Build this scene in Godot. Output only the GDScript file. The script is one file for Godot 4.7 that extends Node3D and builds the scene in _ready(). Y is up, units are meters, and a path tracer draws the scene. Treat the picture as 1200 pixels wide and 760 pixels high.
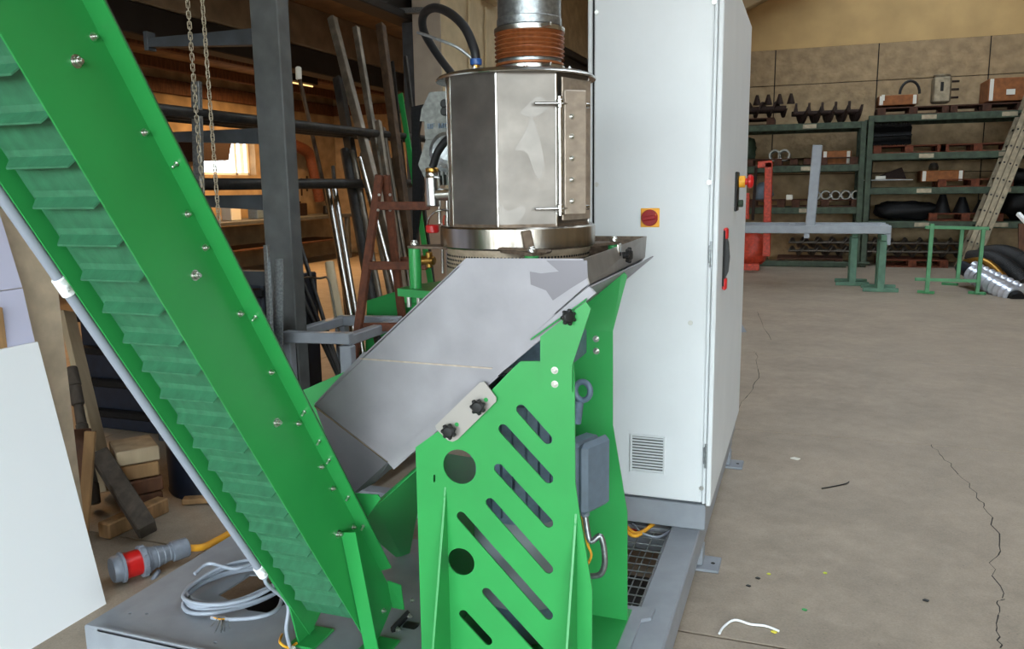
extends Node3D
# A workshop with a pelletising machine. Metres, y up; the machine's frame runs along z, the floor is y = 0.

var rng := RandomNumberGenerator.new()
var M := {}

# ---------- mesh helpers ----------
func S() -> SurfaceTool:
	var st := SurfaceTool.new()
	st.begin(Mesh.PRIMITIVE_TRIANGLES)
	st.set_smooth_group(-1)
	return st

func tri(st: SurfaceTool, a: Vector3, b: Vector3, c: Vector3, out: Vector3) -> void:
	if (b - a).cross(c - a).dot(out) > 0.0:
		st.add_vertex(a); st.add_vertex(c); st.add_vertex(b)
	else:
		st.add_vertex(a); st.add_vertex(b); st.add_vertex(c)

func quad(st: SurfaceTool, a: Vector3, b: Vector3, c: Vector3, d: Vector3, out: Vector3) -> void:
	tri(st, a, b, c, out)
	tri(st, a, c, d, out)

# chamfered box: transform t (centre), full size s
func box(st: SurfaceTool, t: Transform3D, s: Vector3, ch := 0.0) -> void:
	var h := s / 2.0
	var c := minf(ch, minf(h.x, minf(h.y, h.z)) * 0.9)
	st.set_smooth_group(-1)
	var ax := [Vector3.RIGHT, Vector3.UP, Vector3.BACK]
	for i in 3:
		var u: Vector3 = ax[(i + 1) % 3]
		var v: Vector3 = ax[(i + 2) % 3]
		for sg in [-1.0, 1.0]:
			var n: Vector3 = ax[i] * sg
			var ctr: Vector3 = n * h[i]
			var uu: Vector3 = u * (h[(i + 1) % 3] - c)
			var vv: Vector3 = v * (h[(i + 2) % 3] - c)
			quad(st, t * (ctr + uu + vv), t * (ctr + uu - vv), t * (ctr - uu - vv), t * (ctr - uu + vv), t.basis * n)
	if c <= 0.0:
		return
	for i in 3:
		var a: Vector3 = ax[i]
		var u: Vector3 = ax[(i + 1) % 3]
		var v: Vector3 = ax[(i + 2) % 3]
		var hu: float = h[(i + 1) % 3]
		var hv: float = h[(i + 2) % 3]
		for su in [-1.0, 1.0]:
			for sv in [-1.0, 1.0]:
				var p: Vector3 = u * su * hu + v * sv * (hv - c)
				var q: Vector3 = u * su * (hu - c) + v * sv * hv
				var e: Vector3 = a * (h[i] - c)
				quad(st, t * (p + e), t * (p - e), t * (q - e), t * (q + e), t.basis * (u * su + v * sv))
	for sx in [-1.0, 1.0]:
		for sy in [-1.0, 1.0]:
			for sz in [-1.0, 1.0]:
				tri(st, t * Vector3(sx * h.x, sy * (h.y - c), sz * (h.z - c)), t * Vector3(sx * (h.x - c), sy * h.y, sz * (h.z - c)), t * Vector3(sx * (h.x - c), sy * (h.y - c), sz * h.z), t.basis * Vector3(sx, sy, sz))

# axis-aligned box between two corners
func bb(st: SurfaceTool, a: Vector3, b: Vector3, ch := 0.0) -> void:
	box(st, Transform3D(Basis(), (a + b) / 2.0), (b - a).abs(), ch)

func look(dir: Vector3, up := Vector3.UP) -> Basis:
	var z := dir.normalized()
	if absf(z.dot(up)) > 0.99:
		up = Vector3.RIGHT
	var x := up.cross(z).normalized()
	return Basis(x, z.cross(x), z)

# bar of section w (sideways) x h (along up) from a to b
func bar(st: SurfaceTool, a: Vector3, b: Vector3, w: float, h: float, ch := 0.0, up := Vector3.UP) -> void:
	box(st, Transform3D(look(b - a, up), (a + b) / 2.0), Vector3(w, h, (b - a).length()), ch)

# swept tube
func tube(st: SurfaceTool, pts: Array, r: float, n := 10, caps := true, closed := false) -> void:
	var k := pts.size()
	var rings := []
	var prev := Vector3.ZERO
	for i in k:
		var t: Vector3
		if closed:
			t = (pts[(i + 1) % k] - pts[(i - 1 + k) % k]).normalized()
		else:
			t = (pts[mini(i + 1, k - 1)] - pts[maxi(i - 1, 0)]).normalized()
		if i == 0:
			prev = look(t).x
		prev = (prev - t * prev.dot(t)).normalized()
		var w := t.cross(prev)
		var ring := []
		for j in n:
			var a := TAU * j / n
			ring.append(pts[i] + (prev * cos(a) + w * sin(a)) * r)
		rings.append(ring)
	st.set_smooth_group(1)
	for i in (k if closed else k - 1):
		var i2 := (i + 1) % k
		var off := 0
		if closed and i2 == 0:
			var best := 1e9
			for o in n:
				var dd: float = rings[i][0].distance_squared_to(rings[0][o])
				if dd < best:
					best = dd; off = o
		for j in n:
			var j2 := (j + 1) % n
			var a: Vector3 = rings[i][j]
			var b: Vector3 = rings[i][j2]
			var c: Vector3 = rings[i2][(j2 + off) % n]
			var d: Vector3 = rings[i2][(j + off) % n]
			quad(st, a, b, c, d, (a + b + c + d) / 4.0 - (pts[i] + pts[i2]) / 2.0)
	if caps and not closed:
		st.set_smooth_group(-1)
		for e in [0, k - 1]:
			var o: Vector3 = (pts[0] - pts[1]) if e == 0 else (pts[k - 1] - pts[k - 2])
			for j in n:
				tri(st, pts[e], rings[e][j], rings[e][(j + 1) % n], o)
	st.set_smooth_group(-1)

func curve(pts: Array, n := 6) -> Array:   # Catmull-Rom
	var r := []
	var k := pts.size()
	for i in k - 1:
		var p0: Vector3 = pts[maxi(i - 1, 0)]
		var p1: Vector3 = pts[i]
		var p2: Vector3 = pts[i + 1]
		var p3: Vector3 = pts[mini(i + 2, k - 1)]
		for j in n:
			r.append(p1.cubic_interpolate(p2, p0, p3, float(j) / n))
	r.append(pts[k - 1])
	return r

# lathe round local y; profile of Vector2(radius, y)
func lathe(st: SurfaceTool, t: Transform3D, prof: Array, n := 24) -> void:
	var g := 2
	for i in prof.size() - 1:
		var p: Vector2 = prof[i]
		var q: Vector2 = prof[i + 1]
		if i > 0:
			var o: Vector2 = prof[i - 1]
			if absf((p - o).angle_to(q - p)) > 0.6:
				g += 1
		if p.is_equal_approx(q):
			continue
		st.set_smooth_group(g)
		var nrm := Vector2((q - p).y, -(q - p).x)
		for j in n:
			var a0 := TAU * j / n
			var a1 := TAU * (j + 1) / n
			var d0 := Vector3(cos(a0), 0, sin(a0))
			var d1 := Vector3(cos(a1), 0, sin(a1))
			var dm := (d0 + d1).normalized()
			var out := t.basis * (dm * nrm.x + Vector3.UP * nrm.y)
			var A := t * (d0 * p.x + Vector3.UP * p.y)
			var B := t * (d1 * p.x + Vector3.UP * p.y)
			var C := t * (d1 * q.x + Vector3.UP * q.y)
			var D := t * (d0 * q.x + Vector3.UP * q.y)
			if p.x < 1e-5:
				tri(st, A, C, D, out)
			elif q.x < 1e-5:
				tri(st, A, B, C, out)
			else:
				quad(st, A, B, C, D, out)
	st.set_smooth_group(-1)

func along(a: Vector3, b: Vector3) -> Transform3D:   # local y from a towards b
	var y := (b - a).normalized()
	var x := y.cross(Vector3.UP)
	if x.length() < 0.01:
		x = y.cross(Vector3.RIGHT)
	x = x.normalized()
	return Transform3D(Basis(x, y, x.cross(y)), a)

func cyl(st: SurfaceTool, a: Vector3, b: Vector3, r: float, n := 16, ch := 0.0, r2 := -1.0) -> void:
	var l := (b - a).length()
	if r2 < 0.0:
		r2 = r
	var p := [Vector2(0, 0), Vector2(r - ch, 0), Vector2(r, ch), Vector2(r2, l - ch), Vector2(r2 - ch, l), Vector2(0, l)] if ch > 0.0 else [Vector2(0, 0), Vector2(r, 0), Vector2(r2, l), Vector2(0, l)]
	lathe(st, along(a, b), p, n)

func pipe(st: SurfaceTool, a: Vector3, b: Vector3, r: float, ri: float, n := 16) -> void:
	var l := (b - a).length()
	lathe(st, along(a, b), [Vector2(ri, 0), Vector2(r, 0), Vector2(r, l), Vector2(ri, l), Vector2(ri, 0)], n)

# planar polygon of 3-D points thickened by off
func slab(st: SurfaceTool, pts: Array, off: Vector3) -> void:
	var n := Vector3.ZERO
	for i in pts.size():
		n += pts[i].cross(pts[(i + 1) % pts.size()])
	n = n.normalized()
	if off.dot(n) < 0.0:
		pts = pts.duplicate()
		pts.reverse()
		n = -n
	var b := look(n)
	var flat := PackedVector2Array()
	for p in pts:
		flat.append(Vector2(b.x.dot(p), b.y.dot(p)))
	var ids := Geometry2D.triangulate_polygon(flat)
	for i in range(0, ids.size(), 3):
		tri(st, pts[ids[i]] + off, pts[ids[i + 1]] + off, pts[ids[i + 2]] + off, n)
		tri(st, pts[ids[i]], pts[ids[i + 1]], pts[ids[i + 2]], -n)
	for i in pts.size():
		var p: Vector3 = pts[i]
		var q: Vector3 = pts[(i + 1) % pts.size()]
		quad(st, p, q, q + off, p + off, (q - p).cross(n))

# plate in the xy plane from z = 0 to z = -d with holes (arrays of Vector2); cut into simple pieces at each hole
func holed(outline: PackedVector2Array, holes: Array, d: float) -> Mesh:
	var polys: Array = [outline]
	for h in holes:
		var x := 0.0
		for p in h:
			x += p.x / h.size()
		var next := []
		for poly in polys:
			if Geometry2D.intersect_polygons(poly, h).is_empty():
				next.append(poly)
				continue
			for sd in [-1.0, 1.0]:
				var half := PackedVector2Array([Vector2(x, -50), Vector2(x, 50), Vector2(x + sd * 50, 50), Vector2(x + sd * 50, -50)])
				for q in Geometry2D.intersect_polygons(poly, half):
					for r in Geometry2D.clip_polygons(q, h):
						if r.size() > 2:
							next.append(r)
		polys = next
	var st := S()
	for poly in polys:
		var ids := Geometry2D.triangulate_polygon(poly)
		for i in range(0, ids.size(), 3):
			var a: Vector2 = poly[ids[i]]
			var b: Vector2 = poly[ids[i + 1]]
			var c: Vector2 = poly[ids[i + 2]]
			for e in [[0.0, Vector3.BACK], [-d, Vector3.FORWARD]]:
				tri(st, Vector3(a.x, a.y, e[0]), Vector3(b.x, b.y, e[0]), Vector3(c.x, c.y, e[0]), e[1])
	var loops := [outline]
	loops.append_array(holes)
	for k in loops.size():
		var lp: PackedVector2Array = loops[k]
		var sgn := -1.0 if (k > 0) != Geometry2D.is_polygon_clockwise(lp) else 1.0
		for i in lp.size():
			var p := lp[i]
			var q := lp[(i + 1) % lp.size()]
			var n := Vector3((q - p).y, -(q - p).x, 0) * sgn
			quad(st, Vector3(p.x, p.y, 0), Vector3(q.x, q.y, 0), Vector3(q.x, q.y, -d), Vector3(p.x, p.y, -d), n)
	return mesh_of(st)

func ring2(c: Vector2, r: float, n := 28, ry := -1.0) -> PackedVector2Array:
	var p := PackedVector2Array()
	for i in n:
		p.append(c + Vector2(cos(TAU * i / n) * r, sin(TAU * i / n) * (r if ry < 0 else ry)))
	return p

func slot2(a: Vector2, b: Vector2, r: float, n := 8) -> PackedVector2Array:
	var p := PackedVector2Array()
	var ang := (b - a).angle()
	for i in n + 1:
		p.append(b + Vector2.from_angle(ang - PI / 2 + PI * i / n) * r)
	for i in n + 1:
		p.append(a + Vector2.from_angle(ang + PI / 2 + PI * i / n) * r)
	return p

func xy(v: Vector3) -> Vector2:
	return Vector2(v.x, v.y)

# ---------- node helpers ----------
func tag(o: Node, label: String, category: String, group := "") -> Node:
	o.set_meta("label", label)
	o.set_meta("category", category)
	if group != "":
		o.set_meta("group", group)
	return o

func thing(nm: String, label: String, category: String, at := Vector3.ZERO, group := "") -> Node3D:
	var o := Node3D.new()
	o.name = nm
	add_child(o, true)
	o.position = at
	tag(o, label, category, group)
	return o

# commit a shape (world coordinates) as one named mesh under parent
func part(nm: String, st, mat: Material, parent: Node = self) -> MeshInstance3D:
	var mi := MeshInstance3D.new()
	mi.name = nm
	if st is SurfaceTool:
		st.generate_normals()
		mi.mesh = st.commit()
	else:
		mi.mesh = st
	mi.material_override = mat
	parent.add_child(mi, true)
	if parent != self:
		mi.position = parent.global_transform.affine_inverse() * Vector3.ZERO
	return mi

# instance of a shared mesh, placed in world space
func inst(nm: String, mesh: Mesh, mat: Material, parent: Node, t: Transform3D) -> MeshInstance3D:
	var mi := MeshInstance3D.new()
	mi.name = nm
	mi.mesh = mesh
	mi.material_override = mat
	parent.add_child(mi, true)
	mi.transform = (parent.global_transform.affine_inverse() if parent != self else Transform3D()) * t
	return mi

func struct(nm: String, st, mat: Material, parent: Node = self) -> MeshInstance3D:
	var o := part(nm, st, mat, parent)
	if parent == self:
		o.set_meta("kind", "structure")
	return o

func mesh_of(st: SurfaceTool) -> ArrayMesh:
	st.generate_normals()
	return st.commit()

# ---------- materials ----------
func noise(freq: float, oct := 4, sd := 1, kind := FastNoiseLite.TYPE_SIMPLEX_SMOOTH) -> FastNoiseLite:
	var n := FastNoiseLite.new()
	n.noise_type = kind
	n.frequency = freq
	n.fractal_octaves = oct
	n.seed = sd
	return n

func ntex(freq: float, lo: Color, hi: Color, size := 256, oct := 4, sd := 1, mid := -1.0, stretch := 1) -> NoiseTexture2D:
	var t := NoiseTexture2D.new()
	t.width = size
	t.height = maxi(16, size / stretch)
	t.seamless = true
	t.noise = noise(freq, oct, sd)
	var g := Gradient.new()
	g.set_color(0, lo)
	g.set_color(1, hi)
	if mid > 0:
		g.set_offset(0, mid)
	t.color_ramp = g
	return t

func bumps(freq: float, strength: float, size := 256, oct := 3, sd := 3) -> NoiseTexture2D:
	var t := NoiseTexture2D.new()
	t.width = size
	t.height = size
	t.seamless = true
	t.as_normal_map = true
	t.bump_strength = strength
	t.noise = noise(freq, oct, sd)
	return t

# col: sRGB of the surface; vary: how far the tone wanders; scale: texture repeats per metre
func mt(col: Color, rough := 0.6, metal := 0.0, vary := 0.0, scale := 1.0, bump := 0.0, freq := 0.02, stretch := Vector3.ONE) -> StandardMaterial3D:
	var m := StandardMaterial3D.new()
	m.albedo_color = col
	m.roughness = rough
	m.metallic = metal
	if vary > 0.0 or bump > 0.0:
		m.uv1_triplanar = true
		m.uv1_world_triplanar = true
		m.uv1_scale = stretch * scale
	if vary > 0.0:
		var k := 1.0 - vary
		m.albedo_texture = ntex(freq, Color(k, k, k), Color.WHITE, 256, 5, int(col.r * 91 + col.g * 57 + scale * 7))
	if bump > 0.0:
		m.normal_enabled = true
		m.normal_texture = bumps(freq * 3.0, 4.0, 256, 3, 5)
		m.normal_scale = bump
	return m

func make_materials() -> void:
	M.green = mt(Color(0.185, 0.595, 0.30), 0.34, 0.0, 0.06, 0.7)
	M.green_old = mt(Color(0.27, 0.34, 0.26), 0.65, 0.0, 0.4, 1.2)
	M.trestle_green = mt(Color(0.33, 0.50, 0.40), 0.55, 0.0, 0.25, 1.0)
	M.stand_green = mt(Color(0.30, 0.58, 0.38), 0.5, 0.0, 0.2, 1.0)
	M.belt = mt(Color(0.22, 0.48, 0.34), 0.55, 0.0, 0.25, 5.0, 0.15)
	M.cab = mt(Color(0.86, 0.875, 0.885), 0.45, 0.0, 0.03, 0.5)
	M.frame = mt(Color(0.57, 0.59, 0.62), 0.42, 0.0, 0.10, 1.3)
	M.frame_dark = mt(Color(0.37, 0.38, 0.38), 0.5, 0.0, 0.2, 1.0)
	M.steel = mt(Color(0.57, 0.545, 0.52), 0.5, 1.0, 0.18, 2.2, 0.06, 0.015)
	M.bracket = mt(Color(0.64, 0.62, 0.60), 0.5, 0.5)
	M.steel_chute = mt(Color(0.61, 0.60, 0.62), 0.55, 0.75, 0.10, 1.6, 0.04, 0.012)
	M.steel_bright = mt(Color(0.78, 0.77, 0.75), 0.24, 1.0, 0.2, 3.0, 0.1, 0.02, Vector3(1, 0.15, 1))
	M.steel_ring = mt(Color(0.74, 0.71, 0.67), 0.27, 1.0, 0.3, 4.0, 0.05, 0.02, Vector3(1, 0.1, 1))
	M.steel_dirty = mt(Color(0.58, 0.50, 0.43), 0.55, 0.45, 0.4, 6.0, 0.2)
	M.ring_grey = mt(Color(0.62, 0.62, 0.60), 0.6, 0.2)
	M.galv = mt(Color(0.72, 0.74, 0.75), 0.38, 0.9, 0.3, 4.0, 0.1, 0.05)
	M.zinc = mt(Color(0.80, 0.80, 0.78), 0.28, 1.0)
	M.black = mt(Color(0.06, 0.06, 0.065), 0.5)
	M.rubber = mt(Color(0.09, 0.09, 0.10), 0.55, 0.0, 0.3, 8.0)
	M.dark = mt(Color(0.05, 0.05, 0.05), 0.8)
	M.navy = mt(Color(0.10, 0.13, 0.19), 0.5, 0.0, 0.3, 2.0)
	M.copper = mt(Color(0.70, 0.42, 0.24), 0.45, 0.3, 0.35, 8.0)
	M.brass = mt(Color(0.72, 0.55, 0.28), 0.35, 1.0, 0.2, 8.0)
	M.red = mt(Color(0.75, 0.10, 0.10), 0.35)
	M.red_dark = mt(Color(0.58, 0.06, 0.08), 0.35)
	M.jack = mt(Color(0.85, 0.28, 0.17), 0.5, 0.0, 0.3, 3.0)
	M.yellow = mt(Color(0.95, 0.68, 0.18), 0.45)
	M.white = mt(Color(0.94, 0.95, 0.96), 0.35)
	M.paper = mt(Color(0.85, 0.84, 0.80), 0.8)
	M.lavender = mt(Color(0.78, 0.78, 0.87), 0.5)
	M.cable = mt(Color(0.58, 0.61, 0.66), 0.45)
	M.plug = mt(Color(0.52, 0.55, 0.60), 0.4, 0.0, 0.15, 8.0)
	M.motor = mt(Color(0.55, 0.56, 0.54), 0.45, 0.2, 0.3, 6.0)
	M.motor_dark = mt(Color(0.44, 0.52, 0.60), 0.5, 0.1, 0.2, 5.0)
	M.box_grey = mt(Color(0.40, 0.46, 0.52), 0.45, 0.0, 0.1, 5.0)
	M.wood = mt(Color(0.72, 0.56, 0.38), 0.8, 0.0, 0.35, 3.0, 0.1, 0.02, Vector3(1, 0.2, 1))
	M.wood_pale = mt(Color(0.74, 0.66, 0.54), 0.8, 0.0, 0.2, 2.0, 0.1, 0.02, Vector3(1, 0.15, 1))
	M.wood_brown = mt(Color(0.44, 0.28, 0.18), 0.75, 0.0, 0.4, 3.0, 0.15, 0.02, Vector3(1, 0.2, 1))
	M.wood_grey = mt(Color(0.36, 0.32, 0.28), 0.85, 0.0, 0.4, 4.0, 0.2, 0.02, Vector3(1, 0.2, 1))
	M.trestle = mt(Color(0.46, 0.25, 0.15), 0.65, 0.0, 0.35, 3.0)
	M.ply = mt(Color(0.85, 0.77, 0.66), 0.75, 0.0, 0.15, 1.5)
	M.pallet = mt(Color(0.34, 0.20, 0.13), 0.85, 0.0, 0.4, 2.0)
	M.pallet_red = mt(Color(0.50, 0.25, 0.14), 0.85, 0.0, 0.4, 2.0)
	M.crate = mt(Color(0.62, 0.38, 0.20), 0.8, 0.0, 0.25, 1.5)
	M.rust = mt(Color(0.22, 0.13, 0.09), 0.75, 0.3, 0.5, 6.0, 0.3)
	M.iron = mt(Color(0.10, 0.10, 0.11), 0.6, 0.5, 0.4, 5.0, 0.3)
	M.bar_steel = mt(Color(0.62, 0.58, 0.52), 0.38, 0.65, 0.4, 1.5, 0.1)
	M.bar_dark = mt(Color(0.27, 0.26, 0.25), 0.5, 0.5, 0.4, 1.5, 0.1)
	M.bar_rust = mt(Color(0.42, 0.33, 0.25), 0.6, 0.5, 0.5, 1.5, 0.1)
	M.alu = mt(Color(0.62, 0.57, 0.48), 0.45, 0.5, 0.25, 1.5)
	M.concrete = mt(Color(0.70, 0.60, 0.46), 0.85, 0.0, 0.22, 0.35, 0.25, 0.035)
	M.plaster = mt(Color(0.80, 0.67, 0.46), 0.85, 0.0, 0.12, 0.2)
	M.pillar_grey = mt(Color(0.68, 0.64, 0.59), 0.85, 0.0, 0.1, 0.6)
	M.pillar = mt(Color(0.82, 0.75, 0.62), 0.85, 0.0, 0.12, 0.6)
	M.bay_ceiling = mt(Color(0.60, 0.48, 0.35), 0.8, 0.0, 0.3, 0.5)
	M.bay_wall = mt(Color(0.70, 0.60, 0.46), 0.85, 0.0, 0.25, 0.4)
	M.roof = mt(Color(0.72, 0.64, 0.50), 0.8, 0.0, 0.1, 0.3)
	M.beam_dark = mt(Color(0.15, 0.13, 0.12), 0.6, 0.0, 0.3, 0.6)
	M.beam = mt(Color(0.62, 0.54, 0.44), 0.8, 0.0, 0.25, 0.5)
	M.rack = mt(Color(0.30, 0.32, 0.34), 0.5, 0.2, 0.3, 0.8)
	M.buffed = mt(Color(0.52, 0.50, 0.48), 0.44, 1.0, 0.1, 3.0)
	M.chain = mt(Color(0.66, 0.62, 0.54), 0.45, 0.5)
	M.chrome = mt(Color(0.88, 0.90, 0.95), 0.28, 0.6, 0.2, 2.0)
	M.auger = mt(Color(0.40, 0.36, 0.32), 0.4, 0.8, 0.5, 4.0)
	M.die = mt(Color(0.74, 0.66, 0.56), 0.5, 0.2, 0.3, 6.0)
	M.ring_reflection = mt(Color(0.42, 0.41, 0.43), 0.42, 0.75)  # darker steel tone standing for a reflection on the chute
	M.tray = mt(Color(0.60, 0.58, 0.56), 0.45, 0.7, 0.12, 2.0)
	M.clamp = mt(Color(0.74, 0.68, 0.62), 0.45, 0.5, 0.2, 5.0)
	M.joint = mt(Color(0.14, 0.12, 0.11), 0.9)
	# floor: worn concrete, two scales of mottling
	var f := mt(Color(0.66, 0.605, 0.54), 0.62, 0.0, 0.16, 0.30, 0.05, 0.02)
	f.albedo_texture = floor_texture()
	M.floor = f
	var gl := StandardMaterial3D.new()
	gl.albedo_color = Color(0.95, 0.97, 1.0, 0.12)
	gl.transparency = BaseMaterial3D.TRANSPARENCY_ALPHA
	gl.roughness = 0.05
	M.glass = gl

# concrete: broad mottling, mid-size clouds and fine grit in one tile (3.3 m)
func floor_texture() -> ImageTexture:
	var n := 768
	var im := Image.create(n, n, false, Image.FORMAT_RGB8)
	var a := noise(0.006, 4, 21)
	var b := noise(0.03, 4, 22)
	var r := RandomNumberGenerator.new()
	r.seed = 5
	for y in n:
		for x in n:
			# blend towards the opposite edge so that the tile repeats without a seam
			var u := float(x) / n
			var v := float(y) / n
			var q := 0.0
			for w in [[x, y, (1 - u) * (1 - v)], [x - n, y, u * (1 - v)], [x, y - n, (1 - u) * v], [x - n, y - n, u * v]]:
				if w[2] > 0.002:
					q += w[2] * (a.get_noise_2d(w[0], w[1]) * 0.10 + b.get_noise_2d(w[0], w[1]) * 0.07)
			var k := 0.90 + q + r.randf_range(-0.045, 0.045)
			if r.randf() < 0.006:
				k += r.randf_range(-0.25, 0.15)
			im.set_pixel(x, y, Color(k, k * 0.995, k * 0.985))
	return ImageTexture.create_from_image(im)

func _ready() -> void:
	rng.seed = 7
	# ---- camera, sky, exposure ----
	var cam := Camera3D.new()
	cam.name = "camera"
	add_child(cam)
	cam.transform = Transform3D(Basis(Vector3(0.94106, -0.01427, -0.33794), Vector3(-0.04362, 0.98565, -0.16310), Vector3(0.33541, 0.16823, 0.92693)), Vector3(0, 1.6, 0))
	cam.fov = rad_to_deg(2.0 * atan(380.0 / 950.0))
	cam.near = 0.05
	cam.far = 200.0
	cam.current = true
	var env := Environment.new()
	env.background_mode = Environment.BG_SKY
	var sm := ProceduralSkyMaterial.new()
	sm.sky_top_color = Color(0.62, 0.655, 0.69)
	sm.sky_horizon_color = Color(0.93, 0.985, 1.0)
	sm.ground_bottom_color = Color(0.66, 0.65, 0.63)
	sm.ground_horizon_color = Color(0.72, 0.71, 0.69)
	sm.sky_curve = 0.35
	sm.sky_energy_multiplier = 1.33
	sm.ground_energy_multiplier = 1.0
	var sky := Sky.new()
	sky.sky_material = sm
	env.sky = sky
	env.tonemap_mode = Environment.TONE_MAPPER_LINEAR
	env.tonemap_exposure = 7.3
	env.sdfgi_enabled = true
	env.ssao_enabled = true
	env.ssil_enabled = true
	var we := WorldEnvironment.new()
	we.name = "world"
	we.environment = env
	add_child(we)
	make_materials()
	build_shell()
	build_base_frame()
	build_conveyor()
	build_stand()
	build_chute()
	build_mill()
	build_cabinet()
	build_small_machine_parts()
	build_left_foreground()
	build_rack_area()
	build_back_shelves()
	build_back_floor_things()
	build_floor_debris()

func build_shell() -> void:
	var st := S()
	# floor: slab bed with cast slabs, joints recessed between them
	bb(st, Vector3(-11.6, -0.3, -18.4), Vector3(9.3, -0.03, 12.0))
	var fl := struct("floor", st, M.joint)
	var zs := [-18.2, -13.2, -7.88, -5.345, -2.755, 0.5, 5.0, 12.0]
	var xs := [-11.5, -4.3, 9.2]
	for i in zs.size() - 1:
		for j in xs.size() - 1:
			st = S()
			bb(st, Vector3(xs[j] + 0.005, -0.031, zs[i] + 0.005), Vector3(xs[j + 1] - 0.005, 0.0, zs[i + 1] - 0.005), 0.002)
			part("floor_slab", st, M.floor, fl)
	# cracks wander across the slabs
	for c in [[Vector3(0.782, 0, -3.385), Vector3(0.805, 0, -3.696), Vector3(0.871, 0, -3.89), Vector3(0.899, 0, -4.298), Vector3(0.888, 0, -4.491), Vector3(0.862, 0, -4.847), Vector3(0.817, 0, -5.133), Vector3(0.78, 0, -5.372)], [Vector3(0.708, 0, -2.988), Vector3(0.709, 0, -3.133), Vector3(0.756, 0, -3.295), Vector3(0.782, 0, -3.385)], [Vector3(-0.408, 0, -5.818), Vector3(-0.36, 0, -6.257), Vector3(-0.318, 0, -6.85), Vector3(-0.373, 0, -7.718), Vector3(-0.409, 0, -7.953)], [Vector3(-0.271, 0, -8.626), Vector3(-0.419, 0, -9.557), Vector3(-0.518, 0, -10.517)]]:
		st = S()
		var pts := curve(c, 5)
		for i in pts.size():
			pts[i] += Vector3(rng.randf_range(-0.012, 0.012), 0.0006, rng.randf_range(-0.012, 0.012))
		for i in pts.size() - 1:
			var s: Vector3 = (pts[i + 1] - pts[i]).cross(Vector3.UP).normalized() * rng.randf_range(0.001, 0.0028)
			quad(st, pts[i] - s, pts[i] + s, pts[i + 1] + s, pts[i + 1] - s, Vector3.UP)
		part("floor_crack", st, M.joint, fl)

	# back wall: rendered above, cast concrete panels below
	st = S()
	bb(st, Vector3(-11.6, -0.3, -18.3), Vector3(9.3, 8.0, -17.93))
	var wb := struct("wall_back", st, M.plaster)
	st = S()
	bb(st, Vector3(-11.1, 0, -17.935), Vector3(9.0, 4.235, -17.925))
	part("joint_backing", st, M.joint, wb)
	var px := [-11.1, -8.38, -6.46, -4.55, -2.635, -0.72, 1.195, 3.11, 5.02, 6.94, 9.0]
	var py := [0.0, 1.75, 3.53, 4.235]
	for i in px.size() - 1:
		for j in py.size() - 1:
			st = S()
			bb(st, Vector3(px[i] + 0.010, py[j] + 0.006, -17.926), Vector3(px[i + 1] - 0.010, py[j + 1] - 0.006, -17.9), 0.006)
			part("wall_panel", st, M.concrete, wb)
	# left outer wall of the side bay, with its window opening
	var w0 := Vector2(-14.75, 1.90)
	var w1 := Vector2(-12.9, 2.70)
	st = S()
	bb(st, Vector3(-11.5, 0, -18), Vector3(-11.1, 4.0, w0.x))
	bb(st, Vector3(-11.5, 0, w1.x), Vector3(-11.1, 4.0, 5.3))
	bb(st, Vector3(-11.5, 0, w0.x), Vector3(-11.1, w0.y, w1.x))
	bb(st, Vector3(-11.5, w1.y, w0.x), Vector3(-11.1, 4.0, w1.x))
	struct("wall_left", st, M.bay_wall)
	st = S()
	for z in [w0.x + 0.03, w0.x + 0.42, w1.x - 0.03]:
		bb(st, Vector3(-11.35, w0.y, z - 0.035), Vector3(-11.27, w1.y, z + 0.035), 0.008)
	for y in [w0.y + 0.03, w1.y - 0.03]:
		bb(st, Vector3(-11.35, y - 0.03, w0.x), Vector3(-11.27, y + 0.03, w1.x), 0.008)
	var win := struct("window_1", st, M.white)
	st = S()
	bb(st, Vector3(-11.315, w0.y, w0.x), Vector3(-11.31, w1.y, w1.x))
	part("pane", st, M.glass, win)
	# right wall
	st = S()
	bb(st, Vector3(9.0, 0, -18), Vector3(9.3, 8.0, 5.3))
	struct("wall_right", st, M.concrete)
	# front wall round the open gateway behind the camera
	st = S()
	bb(st, Vector3(-11.5, 0, 5.0), Vector3(-4.2, 8.0, 5.3))
	bb(st, Vector3(7.0, 0, 5.0), Vector3(9.3, 8.0, 5.3))
	bb(st, Vector3(-4.2, 3.8, 5.0), Vector3(7.0, 8.0, 5.3))
	struct("wall_front", st, M.plaster)
	# roof with a rooflight strip over the aisle
	var ridge := Vector2(3.6, 7.3)
	st = S()
	slab(st, [Vector3(-4.4, 5.45, -18.2), Vector3(-4.4, 5.45, 5.3), Vector3(0.2, 6.5, 5.3), Vector3(0.2, 6.5, -18.2)], Vector3(0, 0.25, 0))
	slab(st, [Vector3(2.8, 7.1, -18.2), Vector3(2.8, 7.1, 5.3), Vector3(ridge.x, ridge.y, 5.3), Vector3(ridge.x, ridge.y, -18.2)], Vector3(0, 0.25, 0))
	slab(st, [Vector3(ridge.x, ridge.y, -18.2), Vector3(ridge.x, ridge.y, 5.3), Vector3(9.3, 5.9, 5.3), Vector3(9.3, 5.9, -18.2)], Vector3(0, 0.25, 0))
	slab(st, [Vector3(0.2, 6.5, -18.2), Vector3(0.2, 6.5, -16.5), Vector3(2.8, 7.1, -16.5), Vector3(2.8, 7.1, -18.2)], Vector3(0, 0.25, 0))
	slab(st, [Vector3(0.2, 6.5, -1.0), Vector3(0.2, 6.5, 5.3), Vector3(2.8, 7.1, 5.3), Vector3(2.8, 7.1, -1.0)], Vector3(0, 0.25, 0))
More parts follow.
